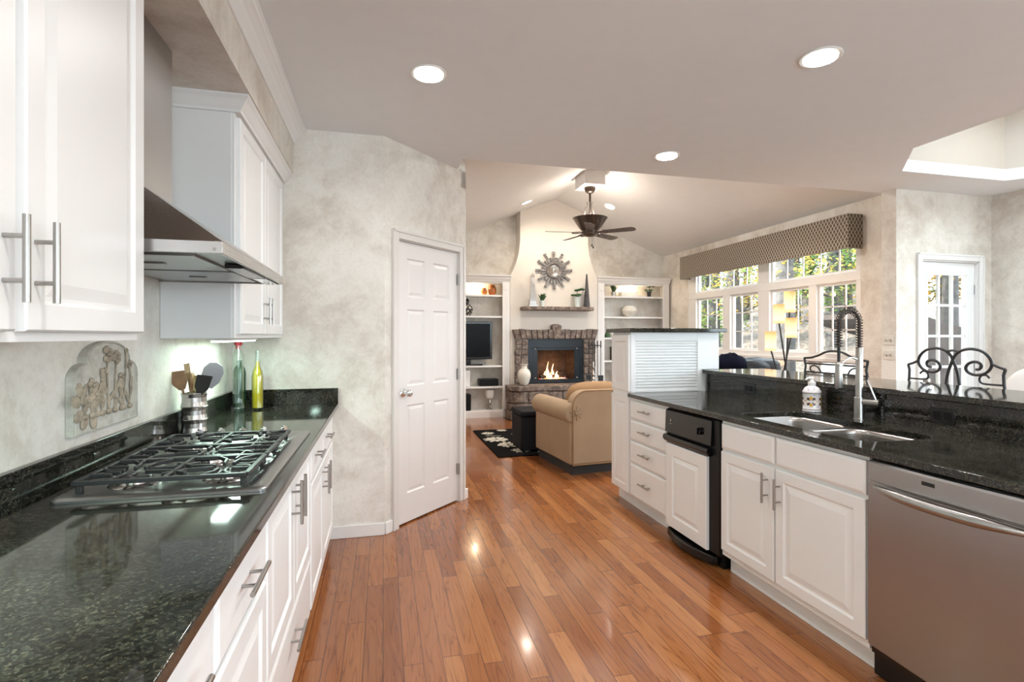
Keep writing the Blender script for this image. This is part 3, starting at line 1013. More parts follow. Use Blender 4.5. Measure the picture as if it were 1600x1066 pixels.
crown_block(r, 1.12, .294, 2.37, 2.439, left=True)
# narrow shadow reveal between side panel and the face
mb = MB(); mb.box(-.004, 0, .012, .293, 1.356, 2.368)
mb.build('side_panel', M['cab'], r, smooth=False)

# --- under-cabinet lamps
def undercab(label, x, y, ln):
    r = thing('under_cabinet_light', label, 'light fixture', (x, y, 1.354))
    mb = MB(); mb.box(-.045, .045, -ln / 2, ln / 2, -.012, -.0005); mb.build('housing', M['plast'], r, bevel=.003)
    mb = MB(); mb.box(-.035, .035, -ln / 2 + .02, ln / 2 - .02, -.019, -.0122); mb.build('diffuser', M['tube'], r, bevel=.003)
    d = bpy.data.lights.new('tube_light', 'AREA'); d.shape = 'RECTANGLE'; d.size = .07; d.size_y = ln - .05
    d.energy = UNDER_W; d.color = (.66, 1.0, .84)
    o = bpy.data.objects.new('tube_light', d); COL.objects.link(o); o.parent = r; o.location = (0, 0, -.022)
undercab('glowing strip lamp under the far upper cabinet', -.76, 3.05, .62)
undercab('glowing strip lamp under the near upper cabinet', -.76, .95, .36)

# --- range hood
HY0, HY1, HX = 1.65, 2.584, -.445
r = thing('range_hood', 'stainless steel chimney range hood above the cooktop', 'range hood', (0, 0, 1.60))
mb = MB()
CX, CYA, CYB = -.775, 1.945, 2.235
a = mb.ring([(XL, HY0, .035), (HX, HY0, .035), (HX, HY1, .035), (XL, HY1, .035)])
b = mb.ring([(XL, CYA, .265), (CX, CYA, .265), (CX, CYB, .265), (XL, CYB, .265)])
mb.bridge(a, b); mb.face(b); mb.face(a[::-1])
mb.build('canopy', M['steely'], r, smooth=False)
mb = MB(); mb.box(XL + .001, CX, CYA, CYB, .265, .84); mb.build('chimney', M['steelz'], r, smooth=False)
mb = MB()
mb.box(XL + .001, HX, HY0, HY0 + .012, 0, .035); mb.box(XL + .001, HX, HY1 - .012, HY1, 0, .035); mb.box(HX - .012, HX, HY0 + .012, HY1 - .012, 0, .035)
mb.build('lip', M['steely'], r, bevel=.001)
mb = MB()
mb.box(XL + .001, HX - .012, HY0 + .012, HY1 - .012, .010, .016)
for i in range(2):
    y = HY0 + .09 + i * .41
    mb.box(XL + .05, HX - .10, y, y + .37, .002, .010)
    mb.box(XL + .2, XL + .26, y + .17, y + .19, -.003, .002)
mb.build('filter_panel', M['steelx'], r, bevel=.001)
mb = MB(); mb.box(HX - .075, HX - .014, HY0 + .30, HY0 + .62, -.006, .0095); mb.build('control_panel', M['black'], r, bevel=.003)
mb = MB(); mb.box(HX - .07, HX - .018, HY0 + .66, HY0 + .92, -.004, .0095); mb.build('lamp_cover', M['chrome'], r, bevel=.002)
for y in (HY0 + .012, HY1 - .012):
    mb = MB(); mb.cyl((HX - .02, y - .014, .012), (HX - .02, y - .006, .012), .005, 10); mb.build('screw', M['nickel'], r)

# --- cooktop
CK = thing('cooktop', 'stainless gas cooktop with black cast-iron grates on the left counter', 'cooktop', (-.60, 2.13, .914))
X0, X1, Y0, Y1 = -.27, .27, -.48, .48
mb = MB()
def lofts(mb, loops, cap0=True, cap1=True):
    prev = None
    for L in loops:
        cur = mb.ring(L)
        if prev: mb.bridge(prev, cur)
        elif cap0: mb.face(cur[::-1])
        prev = cur
    if cap1: mb.face(prev)
def rr3(x0, x1, y0, y1, r_, z, n=5): return [(p[0], p[1], z) for p in rrect(x0, x1, y0, y1, r_, n)]
lofts(mb, [rr3(X0, X1, Y0, Y1, .02, .0005), rr3(X0, X1, Y0, Y1, .02, .007), rr3(X0 + .006, X1 - .006, Y0 + .006, Y1 - .006, .018, .012),
           rr3(X0 + .03, X1 - .055, Y0 + .045, Y1 - .15, .03, .012), rr3(X0 + .04, X1 - .065, Y0 + .055, Y1 - .16, .03, .004)])
mb.build('tray', M['steelx'], CK, ang=50)
BUR = [(-.13, -.31, .045), (.12, -.31, .04), (.0, -.06, .06), (-.13, .18, .04), (.12, .18, .045)]
for x, y, rr_ in BUR:
    mb = MB(); mb.lathe([(0, .004), (rr_ + .025, .004), (rr_ + .02, .008), (rr_ + .004, .010), (rr_, .018), (0, .018)], (x, y, 0), 28)
    o = mb.build('burner', M['silver'], CK)
    mb = MB(); mb.lathe([(0, .018), (rr_ - .006, .018), (rr_ - .004, .025), (rr_ - .012, .029), (0, .030)], (x, y, 0), 28)
    mb.build('burner_cap', M['iron'], o)
def grate(y0, y1, burners):
    mb = MB()
    zt, h, t = .046, .012, .006
    def bar(p, q, th=t):
        p = Vector((*p, 0)); q = Vector((*q, 0)); d = q - p; L_ = d.length
        ang = math.atan2(d.y, d.x)
        Mx = Matrix.Translation((p.x, p.y, zt - h)) @ Matrix.Rotation(ang, 4, 'Z')
        mb.box(0, L_, -th, th, 0, h, Mx)
    x0, x1 = -.235, .205
    bar((x0, y0), (x1, y0), .008); bar((x0, y1), (x1, y1), .008); bar((x0, y0), (x0, y1), .008); bar((x1, y0), (x1, y1), .008)
    ym = (y0 + y1) / 2
    for (bx, by) in burners:
        for k in range(8):
            an = k * pi / 4 + pi / 8
            d = Vector((cos(an), sin(an)))
            # arm from near the burner out to the frame with a kink
            p0 = Vector((bx, by)) + d * .035
            tlim = 1e9
            for lim, comp, org in ((x0, d.x, bx), (x1, d.x, bx), (y0, d.y, by), (y1, d.y, by)):
                if abs(comp) > 1e-6:
                    tt = (lim - org) / comp
                    if tt > 0: tlim = min(tlim, tt)
            tlim = min(tlim, .17)
            p2 = Vector((bx, by)) + d * tlim
            pm = (p0 + p2) / 2 + Vector((-d.y, d.x)) * (.016 if k % 2 else -.016)
            bar(p0, pm, .005); bar(pm, p2, .005)
    if len(burners) > 1:
        bar(((x0 + x1) / 2, y0), ((x0 + x1) / 2, y1), .006)
    for q in (.18, .82):
        bar((x0 + (x1 - x0) * q, y0), (x0 + (x1 - x0) * q, y0 + .05), .0045); bar((x0 + (x1 - x0) * q, y1), (x0 + (x1 - x0) * q, y1 - .05), .0045)
    for q in (.3, .7):
        yy = y0 + (y1 - y0) * q
        bar((x0, yy), (x0 + .06, yy), .0045); bar((x1, yy), (x1 - .06, yy), .0045)
    for fx in (x0 + .01, x1 - .01):
        for fy in (y0 + .01, y1 - .01):
            mb.box(fx - .008, fx + .008, fy - .008, fy + .008, .006, zt - h)
    o = mb.build('grate', M['iron'], CK, bevel=.0018, bseg=1)
    return o
grate(-.425, -.170, [(-.13, -.31), (.12, -.31)])
grate(-.160, .040, [(.0, -.06)])
grate(.050, .300, [(-.13, .18), (.12, .18)])
for k in range(5):
    x = -.17 + k * .085
    mb = MB(); mb.lathe([(0, 0), (.021, 0), (.021, .004), (.015, .008), (.014, .026), (.010, .030), (0, .030)], (x, .395, .012), 20)
    KMx = Matrix.Translation((x, .395, .040)) @ Matrix.Rotation(rad(25), 4, 'Z')
    mb.box(-.005, .005, -.018, .018, -.006, .008, KMx)
    mb.build('knob', M['chrome'], CK)

# --- wall plaque with relief flowers
PQ = thing('wall_plaque', 'arched plaster plaque with relief flowers on the backsplash wall', 'plaque', (-.944, 2.10, 1.035))
o2 = []
PQ.scale = (1, .97, .86); PQ.location.z = 1.053
hw = .222
for y, z in [(-hw, 0), (-hw, .20)]: o2.append((y, z))
for k in range(1, 8):
    a_ = rad(180 - 90 * k / 7); o2.append((-hw + .07 + .07 * cos(a_), .20 + .06 * sin(a_)))
for k in range(1, 16):
    a_ = rad(180 - 180 * k / 16); o2.append((.155 * cos(a_), .268 + .078 * sin(a_)))
for y, z in o2[::-1][15:][:]: pass
left_part = [(-hw, 0), (-hw, .20)] + [(-hw + .07 + .07 * cos(rad(180 - 90 * k / 7)), .20 + .06 * sin(rad(180 - 90 * k / 7))) for k in range(1, 8)]
arch = [(.155 * cos(rad(180 - 180 * k / 16)), .268 + .075 * sin(rad(180 - 180 * k / 16))) for k in range(0, 17)]
outl = left_part + arch + [(-y, z) for y, z in left_part[::-1]]
mb = MB(); mb.prism([(0, y, z) for y, z in outl], (.022, 0, 0))
rim = [(.0225, y * .97, .006 + z * .965) for y, z in outl]
mb.tube(rim, .0035, 6, closed=True)
mb.build('slab', M['plaque'], PQ, bevel=.002)
random.seed(21)
def stem(mb, y0, y1, z1, bend=.02, z0=.06):
    P = catmull([(.014, y0, z0), (.018, y0 + bend, (z0 + z1) / 2), (.018, y1, z1)], 5)
    mb.tube(P, .0032, 6)
def flower(mb, y, z, r_, n=6):
    for k in range(n):
        a_ = 2 * pi * k / n + random.random()
        mb.ball((.018, y + cos(a_) * r_, z + sin(a_) * r_), r_ * .62, 8, 5, (.5, 1, 1))
    mb.ball((.022, y, z), r_ * .5, 8, 5)
def leafr(mb, y, z, L_, a_, wd=.012):
    c = Vector((.017, y + cos(a_) * L_ / 2, z + sin(a_) * L_ / 2))
    mb.ball(c, L_ / 2, 8, 6, (.12, wd / L_ * 2, 1), Matrix.Rotation(a_ - pi / 2, 3, 'X'))
FL = [(-.165, -.15, .12, .016), (-.12, -.115, .175, .02), (-.055, -.04, .22, .012), (-.01, -.02, .29, .022), (.035, .045, .275, .019), (.085, .08, .19, .013), (.10, .12, .30, .008), (.15, .145, .24, .013), (-.09, -.10, .14, .018)]
for y0_, y1_, z1_, rr_ in FL:
    mb = MB()
    stem(mb, y0_, y1_, z1_, random.uniform(-.015, .015), .07)
    flower(mb, y1_, z1_, rr_)
    for k in range(3):
        leafr(mb, y0_ + random.uniform(-.01, .01), .075 + k * .03, random.uniform(.035, .06), rad(random.uniform(45, 135)), .011)
    mb.ball((.018, y0_, .062), .016, 8, 6, (.5, 1, .8))
    mb.build('relief_flower', M['relief'], PQ, loc=(.008, 0, 0))
mb = MB()
for k in range(14):
    mb.ball((.018, -.05 + random.uniform(-.012, .012), .11 + k * .009), .010, 7, 5, (.6, 1, 1))
mb.build('relief_hyacinth', M['relief'], PQ, loc=(.008, 0, 0))
mb = MB()
for y, z, a_ in ((-.19, .09, 150), (-.15, .05, 240), (-.17, .06, 200), (-.13, .09, 60), (-.12, .045, 290), (-.18, .12, 120), (-.10, .085, 20)):
    leafr(mb, y, z + .02, .06, rad(a_), .022)
mb.build('relief_ivy', M['relief'], PQ, loc=(.008, 0, 0))

# --- utensil crock and its utensils
cx, cyy = -.862, 2.75
cr = thing('utensil_crock', 'shiny banded steel crock full of spoons by the backsplash', 'crock', (cx, cyy, .914))
mb = MB()
R0 = .054
P = [(0, .001), (R0 - .006, .001), (R0, .004)]
for k in range(3):
    z = .004 + k * .06
    P += [(R0 + .002, z), (R0 - .003, z + .02), (R0 - .003, z + .04), (R0 + .001, z + .056), (R0 + .004, z + .058), (R0 + .001, z + .060)]
P += [(R0 + .002, .186), (R0 - .002, .188), (R0 - .006, .184), (R0 - .007, .02), (0, .02)]
mb.lathe(P, seg=36); mb.build('crock_body', M['silver'], cr, ang=12)
def utensil(name, label, base, top, mat, head, cat, grp=None):
    b0 = Vector(base); t0 = Vector(top)
    o = thing(name, label, cat, b0, 0, grp)
    d = t0 - b0
    mb = MB(); mb.tube([(0, 0, 0), d * .5, d], [.006, .0055, .006], 8); mb.build('utensil_handle', M[mat], o)
    q = d.to_track_quat('Z', 'Y').to_matrix().to_4x4()
    Mx = Matrix.Translation(d) @ q
    mb = MB()
    if head == 'spoon':
        mb.ball((0, 0, 0), 1, 14, 10, (.008, .028, .042), Matrix.Identity(3)); mb2 = mb.bm
        for v_ in mb2.verts: v_.co = Mx @ (v_.co + Vector((0, 0, .035)))
    elif head == 'slotted':
        for k in (-1, 0, 1): mb.box(-.003, .003, k * .015 - .005, k * .015 + .005, 0, .075, Mx)
        mb.box(-.003, .003, -.022, .022, -.005, .012, Mx); mb.box(-.003, .003, -.022, .022, .068, .08, Mx)
    elif head == 'fork':
        for k in (-1.5, -.5, .5, 1.5): mb.box(-.002, .002, k * .009 - .0028, k * .009 + .0028, .02, .075, Mx)
        mb.box(-.003, .003, -.018, .018, -.005, .03, Mx)
    elif head == 'turner':
        pts = [(-.002, -.022, 0), (-.002, .022, 0), (-.002, .042, .035), (-.002, .045, .085), (-.002, .03, .115), (-.002, 0, .125), (-.002, -.03, .115), (-.002, -.045, .085), (-.002, -.042, .035)]
        mb.prism(pts, (.004, 0, 0), Mx)
    else:
        mb.prism([(-.003, -.012, -.01), (-.003, .012, -.01), (-.003, .03, .02), (-.003, .034, .075), (-.003, -.034, .085), (-.003, -.03, .02)], (.006, 0, 0), Mx)
    mb.build('utensil_head', M['black' if head == 'spatula' else ('grayplast' if head == 'turner' else mat)], o, bevel=.001)
zb = .94
utensil('wooden_spatula', 'flat brown wooden spatula leaning left in the steel crock', (cx + .01, cyy - .01, zb), (cx - .045, cyy - .02, 1.125), 'wood', 'flat', 'utensil')
utensil('wooden_fork', 'tall dark wooden fork standing above the others in the crock', (cx, cyy + .02, zb), (cx - .035, cyy + .04, 1.16), 'wood', 'fork', 'utensil')
utensil('wooden_spoon', 'brown wooden spoon upright in the middle of the crock', (cx - .005, cyy - .02, zb), (cx - .005, cyy - .005, 1.12), 'wood', 'spoon', 'utensil')
utensil('bamboo_spoon', 'pale slotted bamboo spoon in the crock', (cx + .0, cyy - .03, zb), (cx + .022, cyy - .03, 1.10), 'bamboo', 'slotted', 'utensil')
utensil('black_spatula', 'black nylon spatula leaning right in the crock', (cx - .01, cyy - .03, zb), (cx + .036, cyy - .035, 1.105), 'black', 'spatula', 'utensil')
utensil('grey_turner', 'big round grey spatula behind the black one in the crock', (cx - .02, cyy + .02, zb), (cx + .045, cyy + .03, 1.12), 'grayplast', 'turner', 'utensil')

# --- bottles
b = thing('glass_bottle', 'tall slim clear glass bottle with a red stopper', 'bottle', (-.842, 3.44, .914))
mb = MB(); mb.lathe([(0, .001), (.034, .001), (.039, .01), (.038, .028), (.033, .04), (.031, .09), (.030, .30), (.030, .335), (.020, .36), (.0175, .38), (.0175, .395), (.014, .395), (.014, .37), (.027, .335), (.0275, .05), (0, .045)], seg=32); mb.build('glass_body', M['glass'], b)
mb = MB(); mb.lathe([(0, .375), (.0132, .375), (.0135, .3955), (.021, .396), (.023, .418), (.018, .424), (0, .424)], seg=24); mb.build('stopper', M['red'], b)
b = thing('oil_bottle', 'slim glass bottle of yellow olive oil by the end wall', 'bottle', (-.748, 3.50, .914))
mb = MB(); mb.lathe([(0, .001), (.031, .001), (.034, .008), (.034, .20), (.028, .235), (.0145, .27), (.0135, .345), (.016, .347), (.016, .362), (.0115, .362), (.011, .30), (.0115, .27), (.0255, .235), (.0315, .20), (.0315, .012), (0, .010)], seg=32); mb.build('glass_body', M['glass'], b)
mb = MB(); mb.lathe([(0, .0115), (.0312, .0125), (.0312, .20), (.0252, .2345), (.0112, .27), (.0108, .295), (0, .295)], seg=32); mb.build('oil', M['oil'], b)
b = tag(MB().lathe([(0, .001), (.030, .001), (.033, .008), (.036, .22), (.030, .25), (.014, .275), (.013, .30), (0, .30)], (0, 0, 0), 28).build('green_bottle', M['dkgreen'], loc=(-.868, 3.58, .914)), 'dark green bottle half hidden behind the clear one', 'bottle')

# ================================================================== RIGHT SIDE / PENINSULA
# faces -X : rot -90, local x -> -Y ; carcass front at x=1.905
def rbase(name, label, ytop, w, fronts):
    return cabinet(name, label, (1.905, ytop, 0), rad(-90), w, .66, .105, .884, fronts)
H4 = [(.725, .865), (.575, .715), (.375, .565)]
D = []
for (a_, b_) in ((.720, .857), (.558, .708), (.380, .546), (.118, .368)):
    D.append(('drawer', .008, .548, a_, b_, (.285, (a_ + b_) / 2 + .01, .155, False)))
rbase('base_cabinet', 'white cabinet with a stack of four drawers beside the trash compactor', 3.80, .556, D)
rbase('sink_cabinet', 'white two-door sink cabinet left of the dishwasher', 2.655, .945,
      [('drawer', .012, .43, .722, .862), ('drawer', .442, .94, .722, .862),
       ('door', .012, .43, .14, .705, (.388, .60, .15, True)), ('door', .442, .94, .14, .705, (.474, .59, .15, True))])
rbase('base_cabinet', 'white cabinet past the dishwasher, out of the picture', 1.085, .66,
      [('drawer', .012, .65, .722, .862), ('door', .012, .65, .14, .705)])

# tall end cabinet with the appliance garage
G = thing('tall_end_cabinet', 'tall white end cabinet with a tambour roll-up door', 'cabinet', (0, 0, 0))
mb = MB()
mb.box(1.905, 2.70, 3.83, 4.14, .105, 1.394)
mb.box(1.905, 1.948, 3.81, 3.83, .915, 1.394); mb.box(2.50, 2.70, 3.81, 3.83, 1.092, 1.394); mb.box(2.50, 2.538, 3.81, 3.83, .915, 1.092)
mb.box(1.948, 2.50, 3.81, 3.83, 1.325, 1.394); mb.box(1.948, 2.50, 3.81, 3.83, .915, .932)
mb.box(1.905, 2.70, 3.802, 3.83, .105, .884)
mb.build('body', M['cab'], G, bevel=.0015, bseg=1)
mb = MB(); mb.box(1.96, 2.70, 3.802, 4.14, 0, .105); mb.build('toe_kick', M['cab'], G, smooth=False)
mb = MB()
ns = 16
for k in range(ns):
    z = .948 + k * (1.325 - .948) / ns
    hgt = (1.325 - .948) / ns
    mb.prism([(1.948, 3.829, z), (1.948, 3.8275, z + .0005), (1.948, 3.8205, z + hgt * .16), (1.948, 3.8175, z + hgt * .45), (1.948, 3.8195, z + hgt * .80), (1.948, 3.8275, z + hgt * .97), (1.948, 3.829, z + hgt)], (.552, 0, 0))
mb.box(1.948, 2.50, 3.817, 3.829, .932, .948)
mb.build('tambour_door', M['cab'], G, smooth=False)
SM = Matrix.Translation((1.905, 4.14, 0)) @ Matrix.Rotation(rad(-90), 4, 'Z')
for (z0_, z1_) in ((.925, 1.375), (.118, .885)):
    mb = MB(); mb.panel(.01, .322, z0_, z1_, -.02, .0195, RAISED)
    bmesh.ops.transform(mb.bm, matrix=SM, verts=mb.bm.verts[:])
    mb.build('side_door', M['cab'], G, smooth=False)
mb = MB(); mb.box(1.865, 2.725, 3.735, 4.20, 1.3945, 1.427)
tag(mb.build('granite_cap', M['granite'], bevel=.005), 'small dark granite top on the tall end cabinet', 'countertop')

# counter with sink cut-out
hole = rrect(1.985, 2.415, 1.80, 2.66, .09, 7)
mb = MB(); mb.holed([(1.87, .42), (2.577, .42), (2.577, 3.80), (1.87, 3.80)], [hole], .884, .914)
ct = tag(mb.build('countertop', M['granite'], bevel=.003, ang=30), 'dark granite counter around the double sink', 'countertop')
mb = MB(); mb.box(2.577, 2.599, .42, 3.80, .886, 1.058)
tag(mb.build('bar_backsplash', M['granite'], bevel=.001), 'upright dark granite panel between counter and raised bar', 'backsplash')
mb = MB()
mb.prism([(2.545, .35, 1.059), (3.12, .35, 1.059), (3.12, 3.808, 1.059), (2.545, 3.808, 1.059)], (0, 0, .031))
tag(mb.build('bar_counter', M['granite'], bevel=.005), 'raised dark granite breakfast bar top reflecting the window', 'bar top')
# outlets in the granite panel
for y, lab in ((1.93, 'black outlet plate in the granite, right of the faucet'), (3.28, 'black outlet plate in the granite near the tambour cabinet')):
    r = thing('outlet', lab, 'outlet', (2.577, y, .985), rad(-90))
    mb = MB(); mb.box(-.058, .058, -.005, -.0003, -.037, .037); mb.build('plate', M['black'], r, bevel=.002)
    for s in (-1, 1):
        mb = MB(); mb.box(s * .024 - .016, s * .024 + .016, -.0075, -.0052, -.02, .02); mb.build('socket', M['satinblack'], r, bevel=.002)

# sink
SK = thing('double_sink', 'undermount stainless steel double sink in the granite counter', 'sink', (0, 0, 0))
B1 = (2.0, 2.40, 2.255, 2.645); B2 = (2.0, 2.40, 1.815, 2.225)
mb = MB()
mb.holed([(p[0], p[1]) for p in rrect(1.93, 2.47, 1.74, 2.72, .05)], [rrect(*B1, .085, 7), rrect(*B2, .085, 7)], .8795, .8835)
mb.build('flange', M['basin'], SK)
for bx in (B1, B2):
    mb = MB()
    loops = []
    for ins, z, rr_ in ((0, .8835, .085), (.002, .86, .085), (.008, .76, .08), (.016, .715, .075), (.035, .695, .06), (.07, .690, .04), (.14, .688, .02)):
        loops.append(rr3(bx[0] + ins, bx[1] - ins, bx[2] + ins, bx[3] - ins, rr_, z, 7))
    lofts(mb, loops, cap0=False)
    o = mb.build('basin', M['basin'], SK, ang=60)
    md = o.modifiers.new('wall', 'SOLIDIFY'); md.thickness = .0015; md.offset = 1
    mb = MB(); cxx, cy2 = (bx[0] + bx[1]) / 2, (bx[2] + bx[3]) / 2
    mb.lathe([(.045, .6885), (.045, .6915), (.038, .6915), (.03, .6895), (0, .6895)], (cxx, cy2, 0), 24); mb.build('drain', M['chrome'], SK)

# faucet
FA = thing('spring_faucet', 'tall brushed nickel spring faucet behind the sink', 'faucet', (2.508, 2.315, .914))
mb = MB()
mb.lathe([(0, .0005), (.028, .0005), (.028, .004), (.0245, .006), (.0245, .118), (.022, .12), (.0, .12)], seg=28)
mb.lathe([(.018, .12), (.0175, .385), (.0145, .392), (0, .392)], seg=24)
mb.build('faucet_post', M['nickel'], FA)
mb = MB(); mb.cyl((0, 0, .093), (.03, -.062, .093), .0195, 20); mb.cyl((.0301, -.0622, .093), (.04, -.083, .093), .021, 20)
o = mb.build('valve_body', M['nickel'], FA)
mb = MB(); mb.cyl((.036, -.072, .10), (.016, -.036, .215), .0055, 10); mb.build('lever', M['chrome'], o)
# hose path
rad_ = .0675
path = [Vector((0, 0, .385)), Vector((0, 0, .44)), Vector((0, 0, .50))]
for k in range(1, 16):
    a_ = pi * k / 15
    path.append(Vector((-rad_ + rad_ * cos(a_), 0, .515 + .075 * sin(a_))))
path += [Vector((-2 * rad_, 0, .47)), Vector((-2 * rad_, 0, .40)), Vector((-2 * rad_, 0, .30))]
pth = catmull(path, 5)
mb = MB(); mb.tube(pth, .0075, 10); mb.build('hose', M['rubber'], FA)
# coil around the path
cum = [0]
for i in range(1, len(pth)): cum.append(cum[-1] + (pth[i] - pth[i - 1]).length)
Ltot = cum[-1] - .09
coil = []
turns = 34; npt = turns * 11
j = 0
for i in range(npt + 1):
    s_ = Ltot * i / npt
    while j < len(cum) - 2 and cum[j + 1] < s_: j += 1
    t_ = (s_ - cum[j]) / max(1e-6, cum[j + 1] - cum[j])
    p = pth[j].lerp(pth[j + 1], t_)
    tg = (pth[j + 1] - pth[j]).normalized()
    n1 = Vector((0, 1, 0)); n2 = tg.cross(n1)
    an = 2 * pi * turns * i / npt
    coil.append(p + (n1 * cos(an) + n2 * sin(an)) * .0165)
mb = MB(); mb.tube(coil, .0026, 5); mb.build('spring', M['bronze'], FA)
mb = MB(); mb.lathe([(0, .172), (.017, .172), (.0185, .176), (.0185, .27), (.016, .30), (.011, .312), (0, .312)], (-2 * rad_, 0, 0), 24)
mb.lathe([(.019, .29), (.0205, .292), (.0205, .302), (.019, .304)], (-2 * rad_, 0, 0), 24)
mb.build('spray_head', M['nickel'], FA)
mb = MB(); mb.tube(catmull([(-.012, 0, .325), (-.06, 0, .335), (-.10, 0, .318), (-.118, 0, .30)], 5), .006, 10, flat=.5)
mb.build('holder_arm', M['chrome'], FA)

# soap dispenser
SO = thing('soap_dispenser', 'painted majolica soap dispenser with a white pump behind the sink', 'soap dispenser', (2.49, 2.62, .914))
mb = MB(); mb.lathe([(0, .0005), (.047, .0005), (.051, .004), (.051, .012), (.049, .016), (.049, .110), (.051, .114), (.050, .122), (.038, .142), (.020, .154), (.018, .16), (0, .16)], seg=36)
mb.build('bottle_body', M['majolica'], SO)
mb = MB()
for z in (.0145, .112): mb.tube([(.0502 * cos(t * pi / 18), .0502 * sin(t * pi / 18), z) for t in range(36)], .0018, 5, closed=True)
mb.build('painted_band', M['brownglaze'], SO)
def decal(mb, a0, z0, pts, rr_=.0497):
    vs = [mb.v(((rr_) * cos(a0 + u / rr_), (rr_) * sin(a0 + u / rr_), z0 + v_)) for u, v_ in pts]
    mb.face(vs)
for a0 in (rad(222), rad(302), rad(142)):
    mb = MB()
    for k in range(8):
        t = 2 * pi * k / 8
        R1, R2 = .012, .032
        pts = [(cos(t) * R1 * .5, sin(t) * R1 * .5), (cos(t + .36) * R2 * .8, sin(t + .36) * R2 * .8), (cos(t) * R2, sin(t) * R2), (cos(t - .36) * R2 * .8, sin(t - .36) * R2 * .8)]
        mb.mi = k % 2
        decal(mb, a0, .063, pts, .0497 + .0001 * (k % 2))
    mb.build('painted_flower', [M['yellow'], M['brownglaze']], SO, smooth=False, nrm=False)
mb = MB(); mb.lathe([(.019, .155), (.021, .158), (.021, .176), (.012, .178), (.010, .186), (0, .186)], seg=20)
mb.lathe([(.006, .18), (.006, .196), (0, .196)], seg=12); mb.tube([(.008, .0, .2), (-.022, 0, .201), (-.038, 0, .196), (-.042, 0, .190)], [.008, .006, .005, .004], 8)
mb.build('pump', M['plast'], SO)

# trash compactor
TC = thing('trash_compactor', 'narrow black trash compactor with a white raised-panel front', 'appliance', (1.89, 3.236, 0), rad(-90))
w_ = .575
mb = MB(); mb.box(0, w_, .0, .6, .085, .872); mb.box(.02, w_ - .02, .04, .6, 0, .085); mb.build('case', M['satinblack'], TC, bevel=.003)
mb = MB()
mb.prism([(.0, 0, .712), (.0, -.018, .716), (.0, -.012, .862), (.0, 0, .87)], (w_ - .06, 0, 0)); mb.build('control_panel', M['black'], TC, bevel=.002)
mb = MB(); mb.cyl((.405, -.016, .785), (.405, -.030, .787), .022, 20); mb.box(.402, .408, -.040, -.029, .767, .807); mb.build('dial', M['black'], TC)
for k in range(5):
    a_ = rad(-50 + k * 60); 
    mb = MB(); mb.cyl((.405 + .032 * cos(a_), -.0150, .785 + .032 * sin(a_)), (.405 + .032 * cos(a_), -.0172, .785 + .032 * sin(a_)), .002, 6); mb.build('dial_mark', M['nickel'], TC)
mb = MB(); mb.lathe([(0, 0), (.009, 0), (.009, .0012), (0, .0012)], seg=16, M=Matrix.Translation((.07, -.0155, .80)) @ Matrix.Rotation(rad(90), 4, 'X')); mb.box(.055, .085, -.0175, -.0155, .776, .780); mb.build('emblem', M['nickel'], TC)
mb = MB(); mb.prism([(.0, 0, .650), (.0, -.024, .655), (.0, -.038, .675), (.0, -.034, .697), (.0, -.010, .705), (0, 0, .705)], (w_ - .075, 0, 0)); mb.build('pull_handle', M['black'], TC, bevel=.004)
mb = MB(); mb.panel(.02, .475, .088, .645, -.022, .0215, [(0, .004), (.004, 0), (.075, 0), (.083, .0075), (.091, .0075), (.115, .0015)]); mb.build('front_panel', M['cab'], TC, smooth=False)
pts = []
for k in range(13):
    t = k / 12; pts.append((.02 + (w_ - .07) * t, -.012 - .05 * sin(pi * t), .02))
mb = MB(); mb.prism(pts + [(w_ - .05, .04, .02), (.02, .04, .02)], (0, 0, .05)); mb.build('toe_pedal', M['black'], TC, bevel=.006)

# dishwasher
DW = thing('dishwasher', 'stainless steel dishwasher with a bowed bar handle', 'dishwasher', (1.905, 1.703, 0), rad(-90))
mb = MB(); mb.box(.002, .606, .0, .56, .10, .872); mb.box(.02, .59, .06, .5, 0, .1); mb.build('tub_case', M['black'], DW, smooth=False)
mb = MB()
prev = None
nn = 14
for k in range(nn + 1):
    x = .006 + .596 * k / nn
    bow = -.022 - .012 * sin(pi * k / nn)
    cur = mb.ring([(x, -.001, .135), (x, bow + .004, .135), (x, bow, .139), (x, bow, .780), (x, bow + .003, .783), (x, bow + .003, .790), (x, bow, .793), (x, bow, .862), (x, bow + .006, .870), (x, -.001, .870)])
    if prev: mb.bridge(prev, cur)
    else: mb.face(cur)
    prev = cur
mb.face(prev[::-1])
mb.build('door_panel', M['steelx'], DW, ang=30)
mb = MB(); P = []
for k in range(25):
    t = k / 24; P.append((.04 + .525 * t, -.030 - .052 * sin(pi * t) ** .7, .772))
mb.tube(P, [.006 + .009 * min(1, 4 * min(k, 24 - k) / 24) for k in range(25)], 14, flat=1.25)
mb.build('bar_handle', M['steelx'], DW)
mb = MB(); mb.box(.228, .275, -.0345, -.030, .832, .846); mb.build('display', M['black'], DW, bevel=.001)
mb = MB(); mb.box(.0, .608, .015, .06, .01, .13); mb.build('toe_panel', M['black'], DW, smooth=False)

